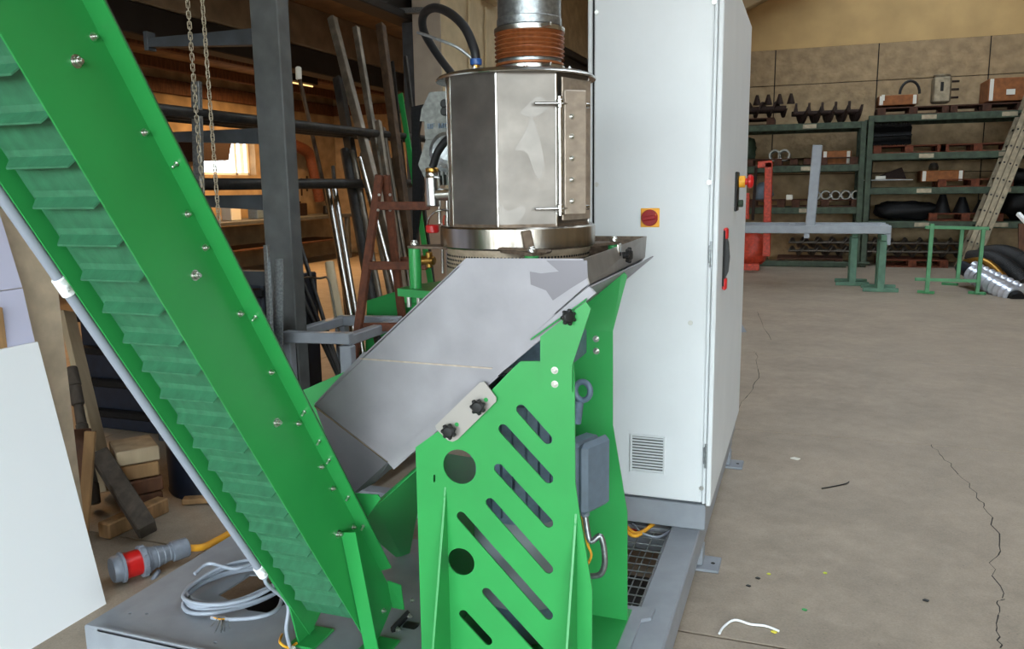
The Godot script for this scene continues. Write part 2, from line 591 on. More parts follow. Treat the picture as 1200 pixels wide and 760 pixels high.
	struct("ceiling", st, M.roof)
	st = S()
	slab(st, [Vector3(0.2, 6.6, -16.5), Vector3(0.2, 6.6, -1.0), Vector3(2.8, 7.2, -1.0), Vector3(2.8, 7.2, -16.5)], Vector3(0, 0.012, 0))
	struct("window_2", st, M.glass)
	# upper wall over the side bay, dark steel beam beneath it, pillar
	st = S()
	for i in 6:
		var z0 := -18.0 + i * 4.0
		bb(st, Vector3(-4.5, 4.06, z0 + 0.012), Vector3(-4.2, 5.6, minf(z0 + 3.988, 5.2)), 0.008)
	struct("trim_1", st, M.concrete)
	st = S()
	bb(st, Vector3(-4.48, 3.95, -18), Vector3(-4.22, 4.07, 5.2), 0.01)
	bb(st, Vector3(-4.40, 3.5, -18), Vector3(-4.30, 3.96, 5.2), 0.005)
	bb(st, Vector3(-4.48, 3.42, -18), Vector3(-4.22, 3.51, 5.2), 0.01)
	struct("trim_2", st, M.beam_dark)
	st = S()
	bb(st, Vector3(-4.20, 0, -10.9), Vector3(-3.86, 5.5, -8.52), 0.01)
	struct("trim_3", st, M.pillar)
	st = S()
	bb(st, Vector3(-4.2, 0, -8.52), Vector3(-3.862, 5.5, -8.50), 0.004)
	struct("trim_9", st, M.pillar_grey)
	st = S()
	bb(st, Vector3(-11.5, 3.86, -18.2), Vector3(-4.45, 4.05, 5.3))
	struct("ceiling_bay", st, M.bay_ceiling)
	# beams under the bay ceiling
	st = S()
	bb(st, Vector3(-6.25, 3.36, -17.9), Vector3(-6.0, 3.86, 5.2), 0.015)
	struct("trim_4", st, M.beam)
	st = S()
	for x in [-7.6, -9.2, -10.6]:
		bb(st, Vector3(x - 0.07, 3.68, -17.9), Vector3(x + 0.07, 3.86, 5.2), 0.01)
	struct("trim_5", st, M.wood_brown)
	st = S()
	bb(st, Vector3(-11.1, 3.35, -17.9), Vector3(-11.0, 3.6, 5.0), 0.01)
	bb(st, Vector3(-11.0, 3.35, -17.9), Vector3(-4.8, 3.6, -17.8), 0.01)
	struct("trim_6", st, M.wood_brown)
	# knee brace under the roof near the back wall
	st = S()
	bar(st, Vector3(-3.6, 4.03, -17.3), Vector3(0.6, 5.95, -17.3), 0.3, 0.3, 0.02)
	struct("trim_7", st, M.roof)

var bolt_mesh: ArrayMesh
var stud_mesh: ArrayMesh
var knob_mesh: ArrayMesh

func make_bolts() -> void:
	var st := S()   # hex head on a washer, 10 mm across flats = 1 unit of 10 mm
	cyl(st, Vector3.ZERO, Vector3(0, 0.0015, 0), 0.0095, 14)
	cyl(st, Vector3(0, 0.0015, 0), Vector3(0, 0.008, 0), 0.0068, 6, 0.001)
	cyl(st, Vector3(0, 0.008, 0), Vector3(0, 0.0125, 0), 0.0035, 8, 0.0006)
	bolt_mesh = mesh_of(st)
	st = S()
	cyl(st, Vector3.ZERO, Vector3(0, 0.003, 0), 0.0055, 6, 0.0006)
	cyl(st, Vector3(0, 0.003, 0), Vector3(0, 0.016, 0), 0.0032, 8, 0.0008)
	stud_mesh = mesh_of(st)
	st = S()   # star knob: fluted head on a short neck
	cyl(st, Vector3.ZERO, Vector3(0, 0.012, 0), 0.009, 12)
	lathe(st, Transform3D(Basis(), Vector3(0, 0.012, 0)), [Vector2(0, 0), Vector2(0.012, 0), Vector2(0.0165, 0.003), Vector2(0.0165, 0.010), Vector2(0.012, 0.014), Vector2(0, 0.0155)], 18)
	for i in 7:
		var a := TAU * i / 7
		var p := Vector3(cos(a) * 0.0165, 0.013, sin(a) * 0.0165)
		cyl(st, p, p + Vector3(0, 0.011, 0), 0.0048, 8, 0.002)
	knob_mesh = mesh_of(st)

# frame whose local y points along n, at p, scaled
func facing(p: Vector3, n: Vector3, s := 1.0) -> Transform3D:
	var t := along(p, p + n)
	return Transform3D(t.basis.scaled(Vector3(s, s, s)), p)

func build_base_frame() -> void:
	make_bolts()
	var o := thing("machine_skid", "blue-grey welded steel base frame that the green machine and grey cabinet stand on", "machine frame", Vector3(-1.26, 0, -3.2))
	# long beams and cross beams (square tube, 100 wide)
	var spans := [[Vector3(-0.47, 0.08, -4.75), Vector3(-0.352, 0.2, -1.83)], [Vector3(-2.175, 0.08, -4.75), Vector3(-2.075, 0.2, -1.83)], [Vector3(-2.075, 0.08, -1.95), Vector3(-0.47, 0.185, -1.85)], [Vector3(-2.075, 0.08, -3.28), Vector3(-0.47, 0.185, -3.2)], [Vector3(-2.075, 0.08, -4.75), Vector3(-0.47, 0.2, -4.65)]]
	for s in spans:
		var st := S()
		bb(st, s[0], s[1], 0.006)
		part("beam", st, M.frame, o)
	# deck plate with the cut-out under the cable coil, folded lip at its front
	var hole := PackedVector2Array()
	for p in [Vector3(-1.875, 0.2, -2.125), Vector3(-1.867, 0.2, -2.245), Vector3(-1.866, 0.2, -2.286), Vector3(-1.797, 0.2, -2.309), Vector3(-1.686, 0.2, -2.257), Vector3(-1.605, 0.2, -2.171), Vector3(-1.631, 0.2, -2.079), Vector3(-1.708, 0.2, -2.071), Vector3(-1.785, 0.2, -2.099)]:
		hole.append(Vector2(p.x, -p.z))
	var m := holed(PackedVector2Array([Vector2(-2.1, 1.815), Vector2(-1.02, 1.815), Vector2(-1.02, 2.75), Vector2(-2.1, 2.75)]), [hole, ring2(Vector2(-2.075, 1.93), 0.006, 10), ring2(Vector2(-2.02, 1.945), 0.006, 10), ring2(Vector2(-1.68, 1.875), 0.006, 10)], 0.006)
	inst("deck_plate", m, M.frame, o, Transform3D(Basis(Vector3.RIGHT, -PI / 2), Vector3(0, 0.207, 0)))
	var st := S()
	bb(st, Vector3(-2.1, 0.08, -1.822), Vector3(-1.02, 0.212, -1.815), 0.002)
	bb(st, Vector3(-2.1, 0.205, -1.83), Vector3(-1.02, 0.215, -1.815), 0.003)
	part("front_lip", st, M.frame, o)
	# plate that carries the stand, bolted over the right beam
	st = S()
	slab(st, [Vector3(-0.498, 0.2, -2.494), Vector3(-0.414, 0.2, -2.504), Vector3(-0.417, 0.2, -2.441), Vector3(-0.446, 0.2, -2.42), Vector3(-0.445, 0.2, -2.236), Vector3(-0.40, 0.2, -2.0), Vector3(-0.62, 0.2, -2.0), Vector3(-0.62, 0.2, -2.53)], Vector3(0, 0.012, 0))
	part("mounting_plate", st, M.frame, o)
	# feet with floor plates
	for f in [[-0.352, -3.31, 1.0], [-0.352, -4.62, 1.0], [-2.175, -2.05, -1.0], [-2.175, -4.62, -1.0]]:
		st = S()
		var x: float = f[0]
		var z: float = f[1]
		var d: float = f[2]
		bb(st, Vector3(x - 0.05 * d, 0.0, z - 0.07), Vector3(x + 0.075 * d, 0.012, z + 0.07), 0.004)
		part("foot_plate", st, M.frame, o)
		st = S()
		bb(st, Vector3(x - 0.04 * d, 0.012, z - 0.04), Vector3(x + 0.006 * d, 0.09, z + 0.04), 0.005)
		part("foot_post", st, M.frame, o)
		st = S()
		cyl(st, Vector3(x + 0.045 * d, 0.0122, z), Vector3(x + 0.045 * d, 0.0128, z), 0.009, 12)
		part("anchor_hole", st, M.dark, o)

	# mesh grating between the frame beams
	var g := thing("wire_grating", "galvanised wire mesh tray lying between the frame beam and the green stand", "grating", Vector3(-0.6, 0.12, -2.85))
	for i in 7:
		var wx := -0.482 - i * 0.055
		st = S()
		cyl(st, Vector3(wx, 0.168, -3.19), Vector3(wx, 0.168, -2.5), 0.0026, 6)
		part("wire", st, M.galv, g)
	for i in 12:
		var wz := -2.52 - i * 0.06
		st = S()
		cyl(st, Vector3(-0.82, 0.173, wz), Vector3(-0.479, 0.173, wz), 0.0026, 6)
		part("wire", st, M.galv, g)
	st = S()
	cyl(st, Vector3(-0.478, 0.173, -3.19), Vector3(-0.478, 0.173, -2.5), 0.004, 8)
	for i in 12:
		var wz := -2.52 - i * 0.06
		cyl(st, Vector3(-0.4785, 0.173, wz), Vector3(-0.4785, 0.085, wz), 0.0025, 6)
	for wy in [0.085, 0.13]:
		cyl(st, Vector3(-0.4775, wy, -3.19), Vector3(-0.4775, wy, -2.5), 0.003, 6)
	part("tray_rim", st, M.galv, g)
	st = S()
	for i in 7:
		cyl(st, Vector3(-0.482 - i * 0.055, 0.085, -3.19), Vector3(-0.482 - i * 0.055, 0.085, -2.5), 0.0025, 6)
	part("tray_bottom", st, M.galv, g)
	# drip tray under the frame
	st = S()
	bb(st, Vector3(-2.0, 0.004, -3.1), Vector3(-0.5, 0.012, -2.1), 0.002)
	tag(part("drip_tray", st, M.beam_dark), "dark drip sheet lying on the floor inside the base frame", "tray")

# ---------------- conveyor ----------------
const CU := Vector3(0, 0.849, 0.528)     # up along the conveyor
const CN := Vector3(0, 0.528, -0.849)    # away from its open underside
const CO := Vector3(0, 0.3, -1.943)

func cv(x: float, u: float, n: float) -> Vector3:
	return Vector3(x, 0, 0) + CO + CU * u + CN * n

func build_conveyor() -> void:
	var top := 2.75
	var o := thing("inclined_conveyor", "steep green cleated belt conveyor rising to the left, held between bolted side plates", "conveyor", Vector3(-1.31, 0.2, -2.0))
	var st := S()
	# side plates 3 mm thick
	slab(st, [cv(-1.2, -0.13, 0), cv(-1.2, top, 0), cv(-1.2, top, 0.184), cv(-1.2, -0.10, 0.184), cv(-1.2, -0.13, 0.15)], Vector3(-0.004, 0, 0))
	part("side_plate", st, M.green, o)
	st = S()
	slab(st, [cv(-1.415, -0.10, 0), cv(-1.415, top, 0), cv(-1.415, top, 0.184), cv(-1.415, -0.02, 0.184), cv(-1.415, -0.10, 0.10)], Vector3(-0.004, 0, 0))
	part("side_plate", st, M.green, o)
	# outward flange along the upper edge, with the guide sheet bolted on it
	st = S()
	slab(st, [cv(-1.203, 0.03, 0.182), cv(-1.203, top, 0.182), cv(-1.155, top, 0.182), cv(-1.155, 0.06, 0.182)], CN * 0.004)
	part("flange", st, M.green, o)
	st = S()
	slab(st, [cv(-1.203, 0.30, 0.188), cv(-1.203, top, 0.188), cv(-1.157, top, 0.188), cv(-1.157, 0.30, 0.188)], CN * 0.003)
	part("cover_edge", st, M.green_old, o)
	st = S()
	slab(st, [cv(-1.419, 0.60, 0.184), cv(-1.419, top, 0.184), cv(-1.2, top, 0.184), cv(-1.2, 0.60, 0.184)], CN * 0.003)
	part("cover", st, M.green, o)
	# returning belt run with cleats
	st = S()
	slab(st, [cv(-1.401, 0.0, 0.030), cv(-1.401, top, 0.030), cv(-1.212, top, 0.030), cv(-1.212, 0.0, 0.030)], CN * 0.004)
	var belt := part("belt", st, M.belt, o)
	st = S()
	slab(st, [cv(-1.401, 0.0, 0.085), cv(-1.401, top, 0.085), cv(-1.212, top, 0.085), cv(-1.212, 0.0, 0.085)], CN * 0.004)
	for u in [0.02, top - 0.02]:
		cyl(st, cv(-1.401, u, 0.0595), cv(-1.212, u, 0.0595), 0.0275, 20)
	part("carrying_run", st, M.belt, o)
	# one cleat: welded foot, leaning blade with slanted ends
	st = S()
	var x0 := -1.388
	var x1 := -1.218
	slab(st, [Vector3(x0 - 0.006, 0.014, 0.030), Vector3(x1 + 0.002, 0.014, 0.030), Vector3(x1 + 0.002, 0.002, 0.026), Vector3(x0 - 0.006, 0.002, 0.026)], Vector3(0, -0.001, 0.004))
	slab(st, [Vector3(x0 - 0.002, 0.0, 0.030), Vector3(x1, 0.0, 0.030), Vector3(x1 - 0.012, -0.008, 0.0), Vector3(x0 + 0.008, -0.008, 0.0)], Vector3(0, 0.0035, 0.001))
	var cleat := mesh_of(st)
	var b := Basis(Vector3.RIGHT, CU, CN)
	for i in 33:
		var u := 0.1135 + i * 0.0863
		if u > top - 0.05:
			break
		inst("cleat", cleat, M.belt, belt, Transform3D(b, CO + CU * (u + 0.009)))
	# bolts: a row under the flange, big heads halfway, studs through the flange
	for u in [0.285, 0.465, 0.559, 0.732, 0.916, 1.102, 1.287, 1.372, 1.559, 1.747, 1.93]:
		inst("bolt", bolt_mesh, M.zinc, o, facing(cv(-1.2, u, 0.166), Vector3(1, 0, 0), 0.85))
	for u in [0.338, 0.803, 1.26, 1.729]:
		inst("bolt", bolt_mesh, M.zinc, o, facing(cv(-1.2, u, 0.105), Vector3(1, 0, 0), 1.25))
	for u in [0.274, 0.413, 0.574, 0.651, 0.763, 1.081, 1.481, 1.88]:
		inst("stud", stud_mesh, M.zinc, o, facing(cv(-1.177, u, 0.182), -CN, 1.0))
	for p in [Vector3(-1.2, 0.288, -2.084), Vector3(-1.2, 0.307, -1.969), Vector3(-1.2, 0.28, -2.003), Vector3(-1.14, 0.293, -2.162)]:
		inst("bolt", bolt_mesh, M.zinc, o, facing(p, Vector3(1, 0, 0), 0.9))
	# support legs: folded plates that slant back to the frame
	st = S()
	slab(st, [Vector3(-1.196, 0.645, -1.868), Vector3(-1.196, 0.221, -1.965), Vector3(-1.196, 0.209, -1.984)], Vector3(0.003, 0, 0))
	var a0 := Vector3(-1.197, 0.643, -1.868)
	var a1 := Vector3(-1.197, 0.219, -1.967)
	a1 = a0 + (a1 - a0) * ((a0.y - 0.213) / (a0.y - a1.y))
	slab(st, [a0, a1, a1 + Vector3(0.047, 0, 0), a0 + Vector3(0.047, 0.006, 0)], Vector3(0, 0.001, 0.006))
	part("support_leg", st, M.green, o)
	st = S()
	slab(st, [cv(-1.42, 0.26, 0.0), cv(-1.42, 0.06, -0.0), Vector3(-1.42, 0.213, -1.945), Vector3(-1.42, 0.213, -2.03), cv(-1.42, 0.10, 0.12), cv(-1.42, 0.28, 0.10)], Vector3(-0.005, 0, 0))
	part("support_leg", st, M.green, o)
	inst("bolt", bolt_mesh, M.zinc, o, facing(Vector3(-1.424, 0.217, -1.939) + Vector3(0.006, 0, 0.03), Vector3(0.2, 0, 1), 1.1))
	st = S()
	bb(st, Vector3(-1.45, 0.207, -2.05), Vector3(-1.36, 0.215, -1.93), 0.002)
	part("foot_plate", st, M.green, o)
	st = S()
	bb(st, Vector3(-1.23, 0.207, -2.06), Vector3(-1.13, 0.215, -1.9), 0.002)
	part("foot_plate", st, M.green, o)
	# return guard and flange bearing with its tensioner at the foot
	st = S()
	slab(st, [cv(-1.198, -0.13, 0.15), cv(-1.198, -0.03, 0.184), cv(-1.155, -0.045, 0.184), cv(-1.155, -0.13, 0.15)], CN * 0.004)
	part("flange", st, M.green, o)
	st = S()
	var bc := Vector3(-1.19, 0.169, -2.159)
	bb(st, bc + Vector3(0, -0.058, -0.058), bc + Vector3(0.018, 0.058, 0.058), 0.008)
	cyl(st, bc + Vector3(0.018, 0, 0), bc + Vector3(0.075, 0, 0), 0.044, 20, 0.008)
	cyl(st, bc + Vector3(0.075, 0, 0), bc + Vector3(0.10, 0, 0), 0.02, 14, 0.003)
	var brg := part("flange_bearing", st, M.black, o)
	for sy in [-1, 1]:
		for sz in [-1, 1]:
			inst("bolt", bolt_mesh, M.zinc, brg, facing(bc + Vector3(0.018, 0.042 * sy, 0.042 * sz), Vector3(1, 0, 0), 1.0))
	# intake hopper under the chute mouth: folded green sheets
	st = S()
	slab(st, [Vector3(-1.191, 0.651, -2.05), Vector3(-1.014, 0.808, -2.05), Vector3(-1.464, 0.081, -2.75)], Vector3(0.002, 0.004, -0.002))
	slab(st, [Vector3(-1.282, 0.601, -2.05), Vector3(-1.191, 0.651, -2.05), Vector3(-1.464, 0.081, -2.75)], Vector3(0.002, 0.004, -0.002))
	slab(st, [Vector3(-1.196, 0.655, -2.06), Vector3(-1.027, 0.806, -2.06), Vector3(-1.02, 0.804, -2.045), Vector3(-1.188, 0.648, -2.045)], Vector3(0, 0.003, 0))
	part("hopper_side", st, M.green, o)
	st = S()
	slab(st, [Vector3(-1.235, 0.709, -1.99), Vector3(-1.148, 0.714, -1.99), Vector3(-1.138, 0.702, -1.99), Vector3(-1.189, 0.635, -1.99), Vector3(-1.204, 0.641, -1.99)], Vector3(0, -0.001, -0.005))
	part("hopper_tab", st, M.green, o)
	st = S()
	slab(st, [Vector3(-1.714, 0.871, -2.45), Vector3(-1.495, 0.969, -2.45), Vector3(-1.482, 0.692, -2.45), Vector3(-1.651, 0.544, -2.45)], Vector3(0, 0, -0.004))
	part("hopper_back", st, M.green, o)
	# grey conduit clipped under the far side plate
	st = S()
	tube(st, [cv(-1.432, 0.23, -0.004), cv(-1.432, top, -0.004)], 0.011, 12)
	part("conduit", st, M.cable, o)
	for u in [0.26, 1.31]:
		st = S()
		cyl(st, cv(-1.432, u - 0.022, -0.004), cv(-1.432, u + 0.022, -0.004), 0.0145, 14, 0.002)
		box(st, Transform3D(b, cv(-1.421, u, -0.012)), Vector3(0.018, 0.012, 0.01), 0.002)
		part("conduit_clip", st, M.white, o)
	st = S()
	tube(st, curve([cv(-1.432, 0.23, -0.004), cv(-1.43, 0.20, -0.012), Vector3(-1.432, 0.36, -1.915), Vector3(-1.435, 0.28, -1.905), Vector3(-1.432, 0.213, -1.915)], 5), 0.006, 8)
	part("sensor_cable", st, M.cable, o)
	st = S()
	tube(st, curve([Vector3(-1.424, 0.217, -1.939), Vector3(-1.435, 0.217, -1.91), Vector3(-1.455, 0.238, -1.897), Vector3(-1.50, 0.215, -1.97)], 5), 0.004, 8)
	part("earth_wire", st, M.yellow, o)

# ---------------- green slotted stand ----------------
func build_stand() -> void:
	var o := thing("mill_stand", "bright green sheet-steel stand with diagonal slots and two round holes under the chute", "machine stand", Vector3(-0.75, 0.21, -2.2))
	var zf := -1.94
	var outline := PackedVector2Array()
	for p in [Vector3(-0.992, 0.889, -1.94), Vector3(-0.878, 0.975, -1.94), Vector3(-0.772, 1.059, -1.94), Vector3(-0.704, 1.13, -1.94), Vector3(-0.68, 1.152, -1.94), Vector3(-0.624, 1.156, -1.94), Vector3(-0.538, 1.159, -1.94), Vector3(-0.535, 1.123, -1.94), Vector3(-0.534, 0.839, -1.94), Vector3(-0.523, 0.759, -1.94), Vector3(-0.488, 0.549, -1.94)]:
		outline.append(xy(p))
	outline.append(Vector2(-0.489, 0.213))
	outline.append(Vector2(-0.996, 0.213))
	var holes := [ring2(xy(Vector3(-0.86, 0.847, -1.94)), 0.049, 32), ring2(xy(Vector3(-0.863, 0.57, -1.94)), 0.040, 32)]
	for s in [[Vector3(-0.686, 1.029, -1.94), Vector3(-0.603, 0.943, -1.94)], [Vector3(-0.737, 0.971, -1.94), Vector3(-0.601, 0.836, -1.94)], [Vector3(-0.752, 0.86, -1.94), Vector3(-0.602, 0.713, -1.94)], [Vector3(-0.778, 0.76, -1.94), Vector3(-0.603, 0.582, -1.94)], [Vector3(-0.865, 0.71, -1.94), Vector3(-0.604, 0.448, -1.94)], [Vector3(-0.794, 0.496, -1.94), Vector3(-0.605, 0.315, -1.94)], [Vector3(-0.866, 0.417, -1.94), Vector3(-0.782, 0.339, -1.94)]]:
		var a := xy(s[0])
		var c := xy(s[1])
		var d := (c - a).normalized()
		holes.append(slot2(a + d * 0.009, c - d * 0.009, 0.0142))
	holes.append(slot2(xy(Vector3(-0.937, 0.813, -1.94)), xy(Vector3(-0.938, 0.796, -1.94)), 0.003, 3))
	inst("front_panel", holed(outline, holes, 0.005), M.green, o, Transform3D(Basis(), Vector3(0, 0, zf)))
	# upright tab bolted over the panel's upper corner, with a folded lip
	var st := S()
	slab(st, [Vector3(-0.622, 1.222, -1.932), Vector3(-0.503, 1.316, -1.932), Vector3(-0.49, 1.299, -1.932), Vector3(-0.538, 1.154, -1.932), Vector3(-0.539, 1.083, -1.932), Vector3(-0.623, 1.083, -1.932)], Vector3(0, 0, 0.004))
	slab(st, [Vector3(-0.649, 1.21, -1.932), Vector3(-0.503, 1.318, -1.932), Vector3(-0.506, 1.321, -1.96), Vector3(-0.653, 1.211, -1.96)], Vector3(0, 0.004, 0.001))
	var tab := part("upright_tab", st, M.green, o)
	for p in [Vector3(-0.584, 1.137, -1.928), Vector3(-0.584, 1.101, -1.928)]:
		inst("bolt", bolt_mesh, M.zinc, tab, facing(p, Vector3(0, 0, 1), 1.0))
	# gussets welded on edge
	for g in [[-0.908, 0.775, 0.15], [-0.535, 0.745, 0.15]]:
		st = S()
		slab(st, [Vector3(g[0], g[1], zf), Vector3(g[0], 0.213, zf), Vector3(g[0], 0.213, zf + g[2])], Vector3(0.006, 0, 0))
		slab(st, [Vector3(g[0], g[1] + 0.004, zf), Vector3(g[0], g[1] - 0.02, zf + 0.006), Vector3(g[0] + 0.006, g[1] - 0.02, zf + 0.006), Vector3(g[0] + 0.006, g[1] + 0.004, zf)], Vector3(0, 0.004, 0))
		part("gusset", st, M.green, o)
	# left side return of the folded panel
	st = S()
	slab(st, [Vector3(-0.993, 0.885, zf - 0.003), Vector3(-0.996, 0.213, zf - 0.003), Vector3(-0.996, 0.213, zf - 0.42), Vector3(-0.993, 0.72, zf - 0.42)], Vector3(0.004, 0, 0))
	part("side_panel", st, M.green, o)
	# rear panel, further back and to the right, its upper part folded
	st = S()
	slab(st, [Vector3(-0.662, 1.162, -2.387), Vector3(-0.538, 1.16, -2.387), Vector3(-0.536, 0.864, -2.387), Vector3(-0.488, 0.585, -2.387), Vector3(-0.484, 0.214, -2.387), Vector3(-0.74, 0.213, -2.387), Vector3(-0.74, 1.1, -2.387)], Vector3(0, 0, -0.005))
	slab(st, [Vector3(-0.662, 1.162, -2.387), Vector3(-0.538, 1.16, -2.387), Vector3(-0.498, 1.329, -2.4), Vector3(-0.514, 1.347, -2.4), Vector3(-0.644, 1.268, -2.4)], Vector3(0, 0, -0.005))
	var rp := part("rear_panel", st, M.green, o)
	for p in [Vector3(-0.59, 1.134, -2.387), Vector3(-0.589, 1.096, -2.387)]:
		inst("bolt", bolt_mesh, M.zinc, rp, facing(p, Vector3(0, 0, 1), 1.1))
	st = S()
	slab(st, [Vector3(-0.74, 0.212, -2.46), Vector3(-0.484, 0.212, -2.46), Vector3(-0.484, 0.212, -1.93), Vector3(-0.99, 0.212, -1.93), Vector3(-0.99, 0.212, -2.46)], Vector3(0, 0.006, 0))
	part("stand_plate", st, M.green, o)
	# drive motor inside the stand, seen through the slots
	var mo := thing("drive_motor", "ribbed dark blue-grey drive motor inside the green slotted stand", "electric motor", Vector3(-0.78, 0.22, -2.3))
	st = S()
	cyl(st, Vector3(-0.78, 0.62, -2.24), Vector3(-0.78, 1.02, -2.24), 0.13, 28)
	part("motor_body", st, M.motor_dark, mo)
	for i in 24:
		var a := TAU * i / 24.0
		st = S()
		bar(st, Vector3(-0.78 + cos(a) * 0.14, 0.64, -2.24 + sin(a) * 0.14), Vector3(-0.78 + cos(a) * 0.14, 0.98, -2.24 + sin(a) * 0.14), 0.006, 0.03, 0.0, Vector3(-sin(a), 0, cos(a)))
		part("cooling_fin", st, M.motor_dark, mo)
	st = S()
	lathe(st, Transform3D(Basis(), Vector3(-0.78, 0.36, -2.24)), [Vector2(0, 0), Vector2(0.15, 0), Vector2(0.155, 0.02), Vector2(0.155, 0.22), Vector2(0.13, 0.26), Vector2(0, 0.26)], 28)
	part("fan_cowl", st, M.frame, mo)
	st = S()
	cyl(st, Vector3(-0.78, 0.219, -2.24), Vector3(-0.78, 0.36, -2.24), 0.10, 24)
	part("motor_foot", st, M.motor_dark, mo)
	# grey junction box on the rear panel and its armoured cable
	var jb := thing("junction_box", "grey cast junction box with rounded cover fixed beside the green rear panel", "junction box", Vector3(-0.6, 0.68, -2.16))
	st = S()
	var jc := Vector3(-0.545, 0.79, -2.15)
	box(st, Transform3D(Basis(Vector3.UP, 1.2), jc + Vector3(-0.03, 0, -0.01)), Vector3(0.12, 0.20, 0.06), 0.012)
	part("box_body", st, M.box_grey, jb)
	st = S()
	box(st, Transform3D(Basis(Vector3.UP, 1.2), jc + Vector3(0.012, 0, 0.006)), Vector3(0.13, 0.21, 0.03), 0.014)
	part("box_cover", st, M.box_grey, jb)
	st = S()
	cyl(st, jc + Vector3(-0.02, -0.135, -0.01), jc + Vector3(-0.02, -0.098, -0.01), 0.014, 12, 0.003)
	part("cable_gland", st, M.plug, jb)
	var cb := S()
	tube(cb, curve([jc + Vector3(-0.02, -0.13, -0.01), jc + Vector3(0.0, -0.2, 0.01), Vector3(-0.516, 0.603, -2.15), Vector3(-0.503, 0.535, -2.15), Vector3(-0.515, 0.488, -2.15), Vector3(-0.551, 0.474, -2.15)], 6), 0.009, 10)
	tag(part("armoured_cable", cb, M.galv), "silver armoured cable looping down from the grey junction box", "cable")
	cb = S()
	tube(cb, curve([jc + Vector3(-0.03, -0.13, -0.01), Vector3(-0.569, 0.556, -2.2), Vector3(-0.556, 0.517, -2.2), Vector3(-0.569, 0.483, -2.2)], 5), 0.004, 8)
	tag(part("earth_cable", cb, M.yellow), "thin yellow-green earth wire hanging below the grey junction box", "cable")
	# lifting eye by the motor
	cb = S()
	var ec := Vector3(-0.596, 1.003, -2.25)
	var pts := []
	for i in 18:
		var a := TAU * i / 18
		pts.append(ec + Vector3(cos(a) * 0.023, sin(a) * 0.028, 0))
	tube(cb, pts, 0.009, 10, false, true)
	cyl(cb, ec + Vector3(-0.01, -0.03, 0), ec + Vector3(-0.02, -0.10, -0.005), 0.014, 12)
	part("lifting_eye", cb, M.motor_dark, mo)

